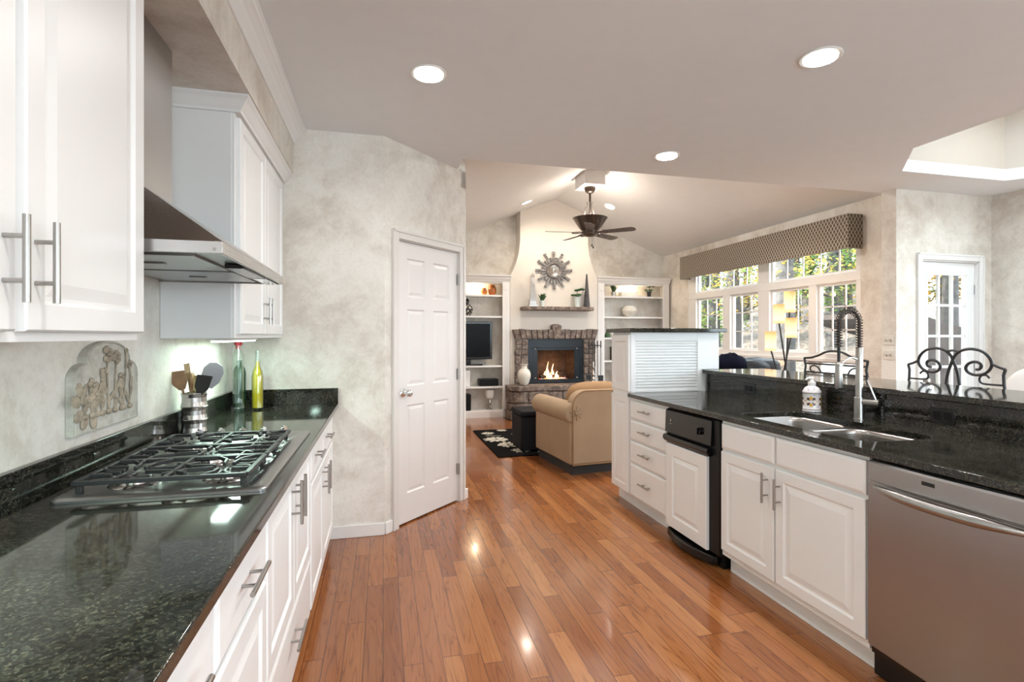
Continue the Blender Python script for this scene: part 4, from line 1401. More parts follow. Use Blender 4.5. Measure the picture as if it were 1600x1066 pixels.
# ---------------------------------------------------------------- iron bar stools behind the bar
def stool_base(r, sw):
    mb = MB(); mb.prism([(.03, -sw, .70), (.03, sw, .70), (-.42, sw + .01, .70), (-.42, -sw - .01, .70)], (0, 0, .05)); mb.build('seat', M['leather'], r, bevel=.02)
    for sx, sy in ((0, 1), (0, -1), (1, 1), (1, -1)):
        x0 = .02 if sx == 0 else -.40
        mb = MB(); mb.tube([(x0, sy * (sw - .01), .70), (x0 + (.06 if sx == 0 else -.03), sy * (sw + .03), 0.0)], .010, 8); mb.build('leg', M['wrought'], r)
    mb = MB(); z = .25
    P = [(.062, sw + .02, z), (.062, -sw - .02, z), (-.42, -sw - .02, z), (-.42, sw + .02, z)]
    mb.tube(P, .008, 8, closed=True); mb.build('foot_rail', M['wrought'], r)
def pt(P, n=5, cl=False): return catmull([(0, u, h) for u, h in P], n, cl)
# stool with the two large scrolls (u = +left in the photo)
r = thing('iron_bar_stool', 'black wrought-iron bar stool with two large round scrolls', 'bar stool', (3.46, 2.53, 0), 0)
stool_base(r, .22)
def Z2(L): return [((825 - a) / 535 * .285, 1.386 - b * .00055) for a, b in L]
bigL = [(575, 405), (540, 398), (522, 362), (545, 330), (600, 322), (655, 345), (683, 392), (660, 440), (590, 465), (505, 452), (445, 408), (418, 345), (440, 275), (500, 215), (580, 186), (665, 184), (745, 210), (805, 265), (835, 335), (870, 430), (890, 520), (905, 640), (905, 760)]
mir = lambda L: [(1650 - a, b) for a, b in L]
frameL = [(415, 338), (350, 368), (288, 388)]
frameL2 = [(288, 388), (305, 450), (300, 560), (285, 640), (300, 900), (330, 1300)]
smallL = [(440, 490), (465, 472), (490, 490), (480, 515), (455, 520)]
smallL2 = [(440, 490), (470, 462), (515, 465), (540, 500), (530, 540), (480, 556), (300, 556)]
for fl in (lambda L: L, mir):
    mb = MB()
    mb.tube(pt(Z2(fl(bigL)), 6), .0085, 8)
    mb.tube([Vector((0, u, h)) for u, h in Z2(fl(frameL))], .008, 8); mb.tube([Vector((0, u, h)) for u, h in Z2(fl(frameL2))], .008, 8)
    mb.tube(pt(Z2(fl(smallL2)), 5), .006, 8)
    mb.build('back_scroll', M['wrought'], r)
mb = MB(); mb.tube(pt(Z2([(755, 213), (825, 203), (895, 213)]), 4), .007, 8); mb.tube([Vector((0, u, h)) for u, h in Z2([(300, 820), (1350, 820)])], .007, 8)
mb.build('back_rail', M['wrought'], r)
# stool with straight rails
r = thing('iron_bar_stool', 'black wrought-iron bar stool with an arched top and straight rails', 'bar stool', (3.46, 3.42, 0), 0)
stool_base(r, .23)
def Z1(L): return [((735 - a) / 300 * .29, 1.796 - b * .000806) for a, b in L]
mb = MB()
mb.tube(pt(Z1([(425, 765), (500, 757), (560, 738), (585, 728), (640, 700), (690, 686), (735, 682), (780, 686), (830, 700), (885, 728), (910, 738), (970, 757), (1045, 765)]), 4), .009, 8)
for s in (0, 1):
    q = (lambda a: a) if s == 0 else (lambda a: 1470 - a)
    mb.tube([Vector((0, u, h)) for u, h in Z1([(q(425), 765), (q(440), 850), (q(425), 940), (q(450), 1010), (q(470), 1400)])], .009, 8)
mb.build('back_frame', M['wrought'], r)
mb = MB()
for zz in (818, 905): mb.tube([Vector((0, u, h)) for u, h in Z1([(432, zz), (1038, zz)])], .0075, 8)
mb.tube([Vector((0, u, h)) for u, h in Z1([(440, 985), (1030, 985)])], .0075, 8)
mb.build('back_rail', M['wrought'], r)
for s in (0, 1):
    q = (lambda a: a) if s == 0 else (lambda a: 1470 - a)
    mb = MB(); mb.tube(pt(Z1([(q(530), 895), (q(508), 898), (q(490), 880), (q(495), 852), (q(530), 838), (q(575), 855), (q(605), 905)]), 5), .006, 8)
    mb.build('back_scroll', M['wrought'], r)

# pale moulded chair by the breakfast table, mostly cut by the picture edge
r = thing('white_chair', 'white rounded-back chair cut by the right picture edge', 'chair', (4.35, 2.60, 0), rad(20))
mb = MB()
mb.tube(catmull([(-.03, -.0, .45), (-.02, .0, .8), (0, .0, 1.06), (.01, 0, 1.16)], 6), [.0] * 0 or [.04 + .18 * sin(pi * min(1, .15 + k / 18 * .85)) for k in range(19)], 20, flat=.22)
mb.build('backrest', M['plast'], r)
mb = MB(); lofts(mb, [rr3(-.22, .22, -.22, .22, .1, .43), rr3(-.24, .24, -.24, .24, .1, .45), rr3(-.24, .24, -.24, .24, .1, .47), rr3(-.2, .2, -.2, .2, .1, .48)]); mb.build('seat', M['plast'], r)
for sx in (-1, 1):
    for sy in (-1, 1):
        mb = MB(); mb.tube([(sx * .17, sy * .17, .43), (sx * .21, sy * .21, 0)], [.016, .01], 8); mb.build('leg', M['nickel'], r)

# wall switches on the warm wall
for z, lab in ((1.325, 'upper brass and white switch plate on the warm wall'), (1.185, 'lower switch plate on the warm wall')):
    r = thing('switch_plate', lab, 'switch', (4.65, 3.975, z), rad(-90))
    mb = MB(); mb.box(-.055, .055, -.006, -.0003, -.045, .045); mb.build('plate', M['ceramic'], r, bevel=.002)
    for s in (-1, 1):
        mb = MB(); mb.cyl((s * .022, -.006, .0), (s * .022, -.018, .0), .010, 14); mb.build('dimmer_knob', M['silver'], r)

# ================================================================== LIVING ROOM
# --- bookcases
def bookcase(label, x0, x1, shelves, ztop=2.28):
    y0, y1 = 8.6, 8.897
    r = thing('bookcase', label, 'bookcase', (x0, y0, 0))
    w_ = x1 - x0; sw = .125
    mb = MB()
    mb.box(0, .03, .02, y1 - y0, 0, ztop); mb.box(w_ - .03, w_, .02, y1 - y0, 0, ztop)
    mb.box(.03, w_ - .03, .02, y1 - y0, ztop - .03, ztop); mb.box(0, w_, .01, .04, 0, .10)
    mb.build('case', M['shelfw'], r, smooth=False)
    mb = MB(); mb.box(.03, w_ - .03, y1 - y0 - .012, y1 - y0, .1, ztop - .03); mb.build('back_panel', M['wall'], r, smooth=False)
    for a in (0, w_ - sw):
        mb = MB(); mb.box(a, a + sw, 0, .02, 0, ztop)
        for k in range(3): mb.box(a + .03 + k * .024, a + .044 + k * .024, -.004, 0, .45, ztop - .22)
        for zz in (.12, ztop - .14): mb.box(a + .025, a + sw - .025, -.008, 0, zz, zz + .10)
        mb.build('pilaster', M['shelfw'], r, bevel=.002)
    mb = MB()
    st = [(0, ztop - .002), (.005, ztop), (.01, ztop + .02), (.02, ztop + .035), (.03, ztop + .07), (.045, ztop + .09), (.045, ztop + .11)]
    prev = None
    for o_, z in st:
        cur = mb.ring([(-o_ * .5, -o_, z), (w_ + o_ * .5, -o_, z), (w_ + o_ * .5, y1 - y0, z), (-o_ * .5, y1 - y0, z)])
        if prev: mb.bridge(prev, cur)
        else: mb.face(cur[::-1])
        prev = cur
    mb.face(prev); mb.build('crown_moulding', M['shelfw'], r, smooth=False)
    for z in shelves:
        mb = MB(); mb.box(.03, w_ - .03, .022, y1 - y0 - .0125, z - .03, z); mb.build('shelf', M['shelfw'], r, bevel=.002)
    # puck lamp in the top
    mb = MB(); mb.lathe([(0, -.012), (.03, -.012), (.035, 0), (0, 0)], (w_ * .5, .12, ztop - .0305), 20); o = mb.build('puck_lamp', M['bulb'], r)
    d = bpy.data.lights.new('puck_light', 'POINT'); d.energy = 2.2; d.shadow_soft_size = .03; d.color = (1, .78, .52)
    l = bpy.data.objects.new('puck_light', d); COL.objects.link(l); l.parent = r; l.location = (w_ * .5, .12, ztop - .08)
    return r
LS = [.12, .52, .87, 1.70, 2.055]
RS = [.12, .52, .93, 1.335, 1.71, 2.075]
bookcase('white built-in bookcase left of the fireplace holding the television', .93, 2.075, LS)
bookcase('white built-in bookcase right of the fireplace', 3.668, 5.06, RS, 2.30)

def lat(name, label, cat, prof, loc, mat, seg=28, group=None):
    mb = MB(); mb.lathe(prof, seg=seg)
    return tag(mb.build(name, M[mat], loc=loc), label, cat, group)
def jar(h, r): return [(0, .001), (r * .6, .001), (r * .9, h * .25), (r, h * .5), (r * .9, h * .75), (r * .62, h * .86), (r * .72, h), (r * .6, h), (r * .5, h * .86), (0, h * .8)]
lat('clay_jar', 'small orange glazed jar beside the taller one on the top shelf', 'jar', jar(.115, .055), (1.655, 8.72, 2.056), 'terra')
lat('clay_jar', 'taller orange-brown glazed jar on the left bookcase top shelf', 'jar', jar(.175, .072), (1.80, 8.74, 2.056), 'terra')
v_ = thing('patterned_vase', 'black and cream spotted round vase on the left bookcase', 'vase', (1.375, 8.74, 1.7005))
mb = MB(); mb.lathe([(0, .001), (.04, .001), (.085, .06), (.095, .11), (.08, .165), (.03, .20), (.03, .24), (.04, .25), (0, .25)], seg=28); mb.build('vase_body', M['dots'], v_)
mb = MB(); mb.lathe([(.02, .251), (.03, .251), (.022, .275), (.006, .30), (0, .30)], seg=16); mb.build('lid', M['black'], v_)
TV = thing('television', 'black flat-screen television on the left bookcase', 'television', (1.37, 8.72, .871))
mb = MB(); mb.box(-.42, .42, -.03, .03, .10, .735); mb.box(-.06, .06, -.01, .02, .02, .11); mb.build('television_case', M['black'], TV, bevel=.008)
mb = MB(); mb.box(-.385, .385, -.0315, -.0301, .14, .70); mb.build('screen', M['screen'], TV, smooth=False)
mb = MB(); mb.box(-.25, .25, -.085, .10, .001, .022); mb.build('stand', M['black'], TV, bevel=.006)
tag(MB().box(0, .33, 0, .19, 0, .12).build('black_basket', M['satinblack'], loc=(1.565, 8.66, .5215), bevel=.01), 'low black storage box on the second lowest shelf', 'box')
tag(MB().box(0, .22, 0, .19, 0, .27).build('speaker_box', M['satinblack'], loc=(1.20, 8.64, .1215), bevel=.006), 'black upright speaker on the bottom shelf', 'speaker')
tag(MB().box(0, .08, 0, .12, 0, .27).build('white_box', M['shelfw'], loc=(1.33, 8.68, .5215), bevel=.004), 'slim white box next to the low black box', 'box')
L_ = thing('silver_lamp', 'small silver table lamp with a frosted shade on the bottom shelf', 'lamp', (1.76, 8.74, .1215))
mb = MB(); mb.lathe([(0, .001), (.05, .001), (.05, .012), (.015, .03), (.012, .06), (.03, .08), (.012, .10), (.028, .125), (.012, .15), (.012, .20), (0, .20)], seg=20); mb.build('lamp_base', M['silver'], L_)
mb = MB(); mb.lathe([(.035, .18), (.065, .20), (.075, .26), (.078, .325), (.074, .325), (.07, .26), (.03, .19)], seg=24); mb.build('lamp_shade', M['plast'], L_)

def succulent(label, loc, kind, s=1.0, pot='potw', tall=.08):
    r = thing('potted_succulent', label, 'plant', loc)
    pr = .034 * s
    mb = MB(); mb.lathe([(0, .001), (pr * .75, .001), (pr, tall), (pr * .9, tall), (pr * .85, tall - .008), (0, tall - .008)], seg=20); mb.build('pot', M[pot], r)
    mb = MB()
    rnd = random.Random(int(loc[0] * 100))
    n = 16
    for k in range(n):
        a = rnd.random() * 2 * pi
        if kind == 'aloe':
            tp = Vector((cos(a) * .065 * s * rnd.uniform(.3, 1), sin(a) * .05 * s, tall + s * rnd.uniform(.05, .10)))
            mb.tube([Vector((cos(a) * .008, sin(a) * .008, tall - .01)), Vector((tp.x * .5, tp.y * .5, tall + (tp.z - tall) * .6)), tp], [.009 * s, .010 * s, .001], 6)
        else:
            c = Vector((cos(a) * .055 * s * rnd.random(), sin(a) * .04 * s, tall + s * (.02 if k % 2 else .08) + rnd.uniform(-.01, .01)))
            if not k % 2: c.x += .02 * s
            mb.ball(c, .026 * s, 8, 5, (1, 1, .45))
    if kind != 'aloe': mb.tube([(0, 0, tall - .01), (.01, 0, tall + .08 * s)], .005, 6)
    mb.build('foliage', M['leaf'], r)
# --- fireplace
FP = thing('fireplace', 'rough stone fireplace surround with a burning fire behind black doors', 'fireplace', (2.87, 8.6, 0))
rs = random.Random(5)
def stonebox(mb, x0, x1, y0, y1, z0, z1, M_=None, j=.008):
    P = []
    for z in (z0, z1):
        for (x, y) in ((x0, y0), (x1, y0), (x1, y1), (x0, y1)):
            P.append(Vector((x + rs.uniform(-j, j) * .5, y + (rs.uniform(-j, j) if y == y0 else 0), z + rs.uniform(-j, j) * .5)))
    if M_: P = [M_ @ p for p in P]
    V = [mb.v(p) for p in P]
    for q in ((3, 2, 1, 0), (4, 5, 6, 7), (0, 1, 5, 4), (1, 2, 6, 5), (2, 3, 7, 6), (3, 0, 4, 7)): mb.face([V[i] for i in q])
HZ = .56
mb = MB()
for sx in (-1, 1):
    z = HZ + .002
    while z < 1.29:
        h_ = min(rs.uniform(.08, .15), 1.31 - z)
        xs = [.50, .50 + rs.uniform(.08, .13), .715 + rs.uniform(-.01, .01)]
        for k in range(2):
            a, b = xs[k] + .004, xs[k + 1] - .004
            if sx < 0: a, b = -b, -a
            stonebox(mb, a, b, -.10 + rs.uniform(-.012, .012), -.001, z + .004, z + h_ - .004)
        z += h_
    mb.build('stone_jamb', M['stone'], FP, bevel=.012, bseg=2, smooth=True, ang=30)
    mb = MB()
nst = 15
for k in range(nst):
    if k == nst // 2:
        mb.build('stone_lintel', M['stone'], FP, bevel=.012, bseg=2, smooth=True, ang=30); mb = MB()
        continue
    t0, t1 = -1 + 2 * k / nst, -1 + 2 * (k + 1) / nst
    lo, hi = .72, .745
    P = []
    top = 1.475 + rs.uniform(-.01, .01)
    x0b, x1b, x0t, x1t = t0 * lo + .004, t1 * lo - .004, t0 * hi + .004, t1 * hi - .004
    sh = .02
    V = [mb.v(p) for p in ((x0b + sh * -t0 * 0, -.11, 1.315), (x1b, -.11, 1.315), (x1b, -.001, 1.315), (x0b, -.001, 1.315), (x0t + t0 * .02, -.12, top), (x1t + t1 * .02, -.12, top), (x1t + t1 * .02, -.001, top), (x0t + t0 * .02, -.001, top))]
    for q in ((3, 2, 1, 0), (4, 5, 6, 7), (0, 1, 5, 4), (1, 2, 6, 5), (2, 3, 7, 6), (3, 0, 4, 7)): mb.face([V[i] for i in q])
mb.build('stone_lintel', M['stone'], FP, bevel=.012, bseg=2, smooth=True, ang=30)
mb = MB()
mb.prism([(-.045, -.13, 1.315), (.045, -.13, 1.315), (.085, -.13, 1.52)] + [(.085 * cos(rad(a)), -.13, 1.52 + .05 * sin(rad(a))) for a in range(15, 180, 15)] + [(-.085, -.13, 1.52)], (0, .129, 0))
mb.build('keystone', M['stone'], FP, bevel=.008)
mb = MB(); mb.box(-.71, -.50, -.07, -.0015, HZ, 1.46); mb.box(.50, .71, -.07, -.0015, HZ, 1.46); mb.box(-.50, .50, -.07, -.0015, 1.32, 1.46); mb.build('mortar_bed', M['mortar'], FP, smooth=False)
mb = MB()   # black steel face
mb.box(-.50, .50, -.075, -.045, 1.17, 1.315); mb.box(-.50, -.43, -.075, -.045, HZ, 1.17); mb.box(.43, .50, -.075, -.045, HZ, 1.17); mb.box(-.43, .43, -.075, -.045, HZ, .63)
mb.box(-.46, .46, -.088, -.076, 1.275, 1.30); mb.box(-.50, .50, -.10, -.076, HZ, .60)
mb.build('steel_face', M['doorblack'], FP, bevel=.003)
mb = MB()
mb.box(-.43, -.33, -.07, -.055, .63, 1.17); mb.box(.33, .43, -.07, -.055, .63, 1.17); mb.box(-.33, .33, -.07, -.055, 1.12, 1.17)
mb.build('folded_door', M['doorblack'], FP, bevel=.003)
for x in (-.375, .375):
    for z in (.65, 1.15):
        mb = MB(); mb.ball((x, -.08, z), .014, 10, 6); mb.build('door_clip', M['chrome'], FP)
mb = MB()
mb.box(-.45, .45, -.043, -.030, .598, .602)
a = mb.ring([(-.43, -.045, .60), (.43, -.045, .60), (.43, -.045, 1.2), (-.43, -.045, 1.2)])
b = mb.ring([(-.30, .25, .60), (.30, .25, .60), (.30, .25, 1.15), (-.30, .25, 1.15)])
mb.bridge(a, b); mb.face(b)
o = mb.build('firebox', M['firebrick'], FP, smooth=False, nrm=False)
for (p, q, rr_) in (((-.25, .05, .66), (.24, .09, .66), .035), ((-.22, .14, .68), (.22, .10, .70), .04), ((-.12, .06, .72), (.16, .17, .76), .035)):
    mb = MB(); mb.tube([p, tuple((Vector(p) + Vector(q)) / 2 + Vector((0, 0, .01))), q], [rr_, rr_ * 1.1, rr_ * .9], 10); mb.build('log', M['log'], FP)
mb = MB()
for k in range(60): mb.ball((rs.uniform(-.24, .24), rs.uniform(.0, .14), .615 + rs.random() * .02), rs.uniform(.012, .024), 6, 4)
mb.build('ember_bed', M['ember'], FP)
for x, y, h, r_ in ((-.13, .04, .30, .030), (-.03, .07, .26, .028), (-.17, .06, .14, .035), (.03, .03, .13, .038), (-.08, .03, .12, .03), (.12, .08, .09, .02)):
    mb = MB(); P = [Vector((x, y, .63)), Vector((x + .015, y, .63 + h * .3)), Vector((x + .005, y, .63 + h * .6)), Vector((x + .03, y, .63 + h))]
    c = catmull(P, 5); n_ = len(c)
    mb.tube(c, [r_ * (.6 + .5 * sin(pi * min(1, k / n_ * 1.6))) * (1 - (k / (n_ - 1)) ** 2) + .001 for k in range(n_)], 8)
    mb.build('flame', M['flame'], FP)
d = bpy.data.lights.new('fire_light', 'POINT'); d.energy = 1.3; d.shadow_soft_size = .08; d.color = (1, .45, .15)
l = bpy.data.objects.new('fire_light', d); COL.objects.link(l); l.parent = FP; l.location = (-.02, .03, .86)
# hearth
HT = thing('stone_hearth', 'raised rough stone hearth below the fireplace', 'hearth', (0, 0, 0))
out = [(1.985, 8.50), (1.985, 8.225), (2.115, 8.10), (3.62, 8.10), (3.755, 8.225), (3.755, 8.50)]
mb = MB()
core = [(x + (.03 if x < 2.5 else -.03), y + (.03 if y < 8.4 else 0), 0.001) for x, y in out]
mb.prism(core, (0, 0, .47)); mb.build('mortar_core', M['mortar'], HT, smooth=False)
mb = MB()
z = .002
for hh in (.16, .12, .19):
    for i in range(len(out) - 1):
        p, q = Vector((*out[i], 0)), Vector((*out[i + 1], 0)); d_ = q - p; L2 = d_.length
        Mx = Matrix.Translation(p) @ Matrix.Rotation(math.atan2(d_.y, d_.x), 4, 'Z')
        s_ = 0
        while s_ < L2 - .01:
            l2 = rs.uniform(.14, .34); e = min(s_ + l2, L2)
            if L2 - e < .10: e = L2
            stonebox(mb, s_ + .004, e - .004, rs.uniform(-.012, .0), .05, z + .004, z + hh - .004, Mx, .012)
            s_ = e
    z += hh
mb.build('stone_courses', M['stone'], HT, bevel=.014, smooth=True, ang=30)
mb = MB()
mb.prism([(1.965, 8.497, .475), (1.965, 8.215, .475), (2.105, 8.075, .475), (2.48, 8.085, .475), (2.9, 8.07, .475), (3.3, 8.085, .475), (3.63, 8.075, .475), (3.775, 8.215, .475), (3.775, 8.497, .475)], (0, 0, HZ - .476))
mb.build('hearth_slab', M['stone'], HT, bevel=.014)
# mantel
mb = MB()
P = [(2.25, 8.599, 1.795)] + [(2.25 + 1.25 * k / 16, 8.37 + rs.uniform(-.012, .012), 1.795) for k in range(17)] + [(3.50, 8.599, 1.795)]
mb.prism(P, (0, 0, .065))
tag(mb.build('mantel_shelf', M['stone'], bevel=.012), 'rough stone mantel shelf on the cream chimney breast', 'shelf')
MZ = 1.861
# sunburst mirror
SB = thing('sunburst_mirror', 'antiqued silver sunburst mirror with square-ended rays above the mantel', 'mirror', (2.85, 8.598, 2.49))
mb = MB()
RM = Matrix.Rotation(rad(90), 4, 'X')
mb.lathe([(.095, .0), (.145, .0), (.145, .03), (.13, .05), (.115, .05), (.095, .03), (.095, 0)], seg=36, M=RM); mb.build('mirror_ring', M['rays'], SB)
mb = MB(); mb.lathe([(0, .015), (.07, .02), (.097, .022), (.097, .0), (0, .0)], seg=32, M=RM); mb.lathe([(0, .03), (.02, .028), (.028, .02)], seg=16, M=RM); mb.build('mirror_glass', M['mirror'], SB)
for k in range(24):
    an = 2 * pi * k / 24 + .02
    L2 = .325 if k % 2 == 0 else .225
    wd = .020 if k % 2 == 0 else .017
    Mx = Matrix.Rotation(-an, 4, 'Y')
    mb = MB(); mb.box(.13, L2, -.028, -.004, -wd, wd, Mx); mb.box(.15, L2 - .012, -.033, -.028, -wd * .45, wd * .45, Mx); mb.box(L2 - .02, L2 + .002, -.034, -.003, -wd * 1.15, wd * 1.15, Mx)
    mb.build('ray', M['rays'], SB, bevel=.003)
# mantel objects
r = thing('white_obelisk', 'white and silver obelisk at the left end of the mantel', 'ornament', (2.435, 8.48, MZ))
mb = MB(); lofts(mb, [[(sx * a, sy * a, z) for sx, sy in ((-1, -1), (1, -1), (1, 1), (-1, 1))] for a, z in ((.07, .001), (.07, .03), (.055, .035), (.055, .10), (.062, .105), (.062, .115), (.042, .12), (.028, .50), (0.032, .505), (.03, .515), (.001, .56))]); mb.build('shaft', M['silver'], r, smooth=False)
mb = MB(); lofts(mb, [[(sx * a, sy * a, z) for sx, sy in ((-1, -1), (1, -1), (1, 1), (-1, 1))] for a, z in ((.064, .104), (.066, .106), (.066, .116), (.064, .118))]); mb.build('silver_collar', M['silver'], r, smooth=False)
succulent('small spiky succulent in a pale pot on the left of the mantel', (2.60, 8.46, MZ), 'aloe', 1.35, tall=.10)
succulent('leafy jade plant in a taller pale pot on the right of the mantel', (3.225, 8.46, MZ), 'jade', 1.6, tall=.17)
r = thing('horn_obelisk', 'tall black banded cone ornament on the mantel', 'ornament', (3.41, 8.48, MZ))
P = [(0, .001)]
for k in range(25):
    z = k * .0225 + .002; rr_ = .060 * (1 - k / 25 * .80)
    P += [(rr_, z), (rr_ * .97, z + .015), (rr_ * .80, z + .018)]
P += [(.012, .57), (0, .575)]
mb = MB(); mb.lathe(P, seg=20); mb.build('cone', M['banded'], r)
# hearth objects
lat('cream_vase', 'round cream vase with a flared neck on the left of the hearth', 'vase', [(0, .001), (.05, .001), (.075, .03), (.105, .12), (.110, .18), (.09, .24), (.05, .275), (.045, .31), (.07, .345), (.06, .345), (.035, .31), (.04, .27), (0, .2)], (2.235, 8.27, HZ + .002), 'ceramic')
r = thing('fireplace_tools', 'black fireplace tool set standing right of the fire', 'tool set', (3.50, 8.36, HZ + .002))
mb = MB(); mb.lathe([(0, .001), (.10, .001), (.10, .012), (.02, .025), (0, .025)], seg=24); mb.cyl((0, 0, .02), (0, 0, .74), .009, 10); mb.tube([(-.12, 0, .64), (.12, 0, .64)], .008, 8); mb.ball((0, 0, .75), .018, 10, 6); mb.build('stand', M['wrought'], r)
for k, x in enumerate((-.11, -.045, .05, .11)):
    mb = MB(); mb.cyl((x, -.02, .10), (x, -.02, .70), .006, 8); mb.cyl((x, -.02, .60), (x, -.02, .72), .011, 8)
    if k == 0: mb.box(x - .04, x + .04, -.03, -.01, .06, .14)
    elif k == 3: mb.prism([(x - .04, -.03, .03), (x + .04, -.03, .03), (x + .045, -.03, .13), (x - .045, -.03, .13)], (0, .025, 0))
    elif k == 1: mb.tube([(x, -.02, .10), (x + .02, -.02, .07)], .006, 6)
    mb.build('tool', M['wrought'], r)
r = thing('silver_candlestick', 'turned silver candlestick with a wide foot on the hearth', 'candlestick', (3.40, 8.165, HZ + .002))
mb = MB(); mb.lathe([(0, .001), (.088, .001), (.086, .012), (.06, .03), (.04, .045), (.022, .07), (.03, .085), (.018, .10), (.014, .14), (.024, .16), (.013, .18), (.010, .26), (.018, .28), (.008, .30), (.012, .34), (.004, .38), (0, .38)], seg=28); mb.build('turned_stem', M['silver'], r)
# right bookcase items
succulent('small succulent in a silver pot on the right bookcase top shelf', (4.02, 8.72, 2.0755), 'aloe', 1.4, 'silver', .08)
succulent('small orchid-like plant in a black pot on the right bookcase top shelf', (4.72, 8.72, 2.0755), 'jade', 1.25, 'black', .10)
tag(MB().box(0, .32, 0, .15, 0, .085).build('lidded_box', M['ceramic'], loc=(4.16, 8.68, 2.0755), bevel=.006), 'long pale lidded box on the right bookcase top shelf', 'box')
lat('round_bowl', 'round ribbed cream bowl on the right bookcase', 'bowl', [(0, .001), (.06, .001), (.12, .05), (.14, .11), (.12, .17), (.08, .20), (.07, .20), (.10, .16), (0, .05)], (4.34, 8.735, 1.7105), 'ceramic')
mb = MB(); mb.lathe([(0, .001), (.055, .001), (.045, .06), (.0, .16)], seg=16)
tag(mb.build('topiary_cone', M['leaf'], loc=(3.90, 8.72, 1.3355)), 'small green cone topiary on the right bookcase', 'plant')
for x, w_, h_, lab in ((4.02, .34, .11, 'low white picture frame lying at the left of the shelf'), (4.38, .26, .15, 'white picture frame standing on the right bookcase')):
    r = thing('picture_frame', lab, 'picture frame', (x, 8.80, 1.3355)); mb = MB(); mb.box(0, w_, 0, .02, .001, h_); mb.build('frame', M['shelfw'], r, bevel=.003)
    mb = MB(); mb.box(.02, w_ - .02, -.002, -.0003, .02, h_ - .02); mb.build('picture', M['ceramic'], r, smooth=False)
r = thing('dark_clock', 'small dark arched clock on the right bookcase', 'clock', (4.72, 8.72, 1.3355))
mb = MB(); mb.prism([(-.10, 0, .001), (.10, 0, .001), (.09, 0, .10), (.04, 0, .13), (-.04, 0, .13), (-.09, 0, .10)], (0, .06, 0)); mb.build('clock_case', M['bronze'], r, bevel=.004)
mb = MB(); mb.box(0.01, .06, -.003, -.0003, .02, .10); mb.build('clock_face', M['ceramic'], r, smooth=False)
for k, (x, z, w_, h_) in enumerate(((4.0, .9305, .12, .24), (4.14, .9305, .05, .20), (4.05, .5205, .25, .25))):
    tag(MB().box(0, w_, 0, .15, 0, h_).build('dark_book_box', M['satinblack' if k % 2 == 0 else 'ceramic'], loc=(x, 8.68, z), bevel=.004), ['black box file on the right bookcase near its pilaster', 'pale upright album beside the black box file', 'black box low on the right bookcase'][k], 'box')

# --- sofa (back and left side seen)
SF = thing('sofa', 'tan rolled-arm sofa seen from behind', 'sofa', (1.775, 4.83, 0), rad(6))
sw_, sd = 1.55, .90
mb = MB(); mb.box(.03, sw_ - .03, .03, sd - .03, .001, .095); mb.build('plinth', M['rubber'], SF, smooth=False)
mb = MB()
# outer back with rounded top corners
bp = [(.02, 0, .10), (sw_ - .02, 0, .10), (sw_ - .02, 0, .66)]
for k in range(1, 9):
    a_ = rad(90 * k / 8); bp.append((sw_ - .17 + .15 * cos(a_), 0, .68 + .145 * sin(a_)))
for k in range(0, 9):
    a_ = rad(90 + 90 * k / 8); bp.append((.17 + .15 * cos(a_), 0, .68 + .145 * sin(a_)))
mb.prism(bp, (0, .13, 0)); mb.build('backrest', M['sofa'], SF, bevel=.015)
mb = MB(); mb.tube([(p[0] + (0.004 if p[0] < 1 else -.004), -.004, p[2]) for p in bp], .007, 8, closed=True); mb.build('piping', M['cushion'], SF)
for s in (0, 1):
    x = .0 if s == 0 else sw_ - .17
    mb = MB(); mb.box(x, x + .17, .015, sd, .10, .60)
    cxa = x + (.055 if s == 0 else .115)
    mb.tube([(cxa, .005, .605), (cxa, .02, .605), (cxa, sd - .01, .605), (cxa, sd + .01, .605)], [.095, .105, .105, .09], 20)
    mb.build('arm', M['sofa'], SF, bevel=.015)
    # pleated fan at the back end of the rolled arm
    mb = MB()
    for k in range(9):
        a_ = 2 * pi * k / 9
        mb.tube([(cxa, -.004, .605), (cxa + .07 * cos(a_), -.001, .605 + .07 * sin(a_))], [.004, .008], 6, flat=.5)
    mb.ball((cxa, -.006, .605), .013, 8, 6)
    mb.build('arm_pleats', M['sofa'], SF)
mb = MB(); mb.box(.17, sw_ - .17, .2, sd - .02, .10, .32); mb.build('seat_base', M['sofa'], SF, bevel=.02)
for k in range(2):
    x = .175 + k * .60
    mb = MB(); lofts(mb, [rr3(x, x + .595, .2, sd, .05, .325), rr3(x, x + .595, .2, sd, .05, .44), rr3(x + .05, x + .55, .25, sd - .05, .05, .465)]); mb.build('seat_cushion', M['cushion'], SF)
    mb = MB()
    bm = mb.bm
    mb.ball((x + .25, .25, .675), 1, 20, 14, (.34, .14, .215), Matrix.Identity(3))
    for v_ in bm.verts:
        c = Vector((x + .25, .25, .675)); dd = v_.co - c
        f = lambda t, a: math.copysign(abs(t / a) ** .6 * a, t)
        v_.co = c + Vector((f(dd.x, .33), f(dd.y, .14), f(dd.z, .215)))
    mb.build('back_cushion', M['cushion'], SF)
# ottoman
OT = thing('ottoman', 'black woven cube ottoman beside the sofa', 'ottoman', (1.555, 5.88, .0125))
mb = MB(); mb.box(0, .46, 0, .46, .02, .41); mb.build('base', M['ottoman'], OT, bevel=.012)
mb = MB(); mb.box(-.006, .466, -.006, .466, .413, .475); mb.build('lid', M['ottoman'], OT, bevel=.015)
for x in (.03, .43):
    for y in (.03, .43):
        mb = MB(); mb.cyl((x, y, .001), (x, y, .022), .018, 10); mb.build('foot', M['satinblack'], OT)
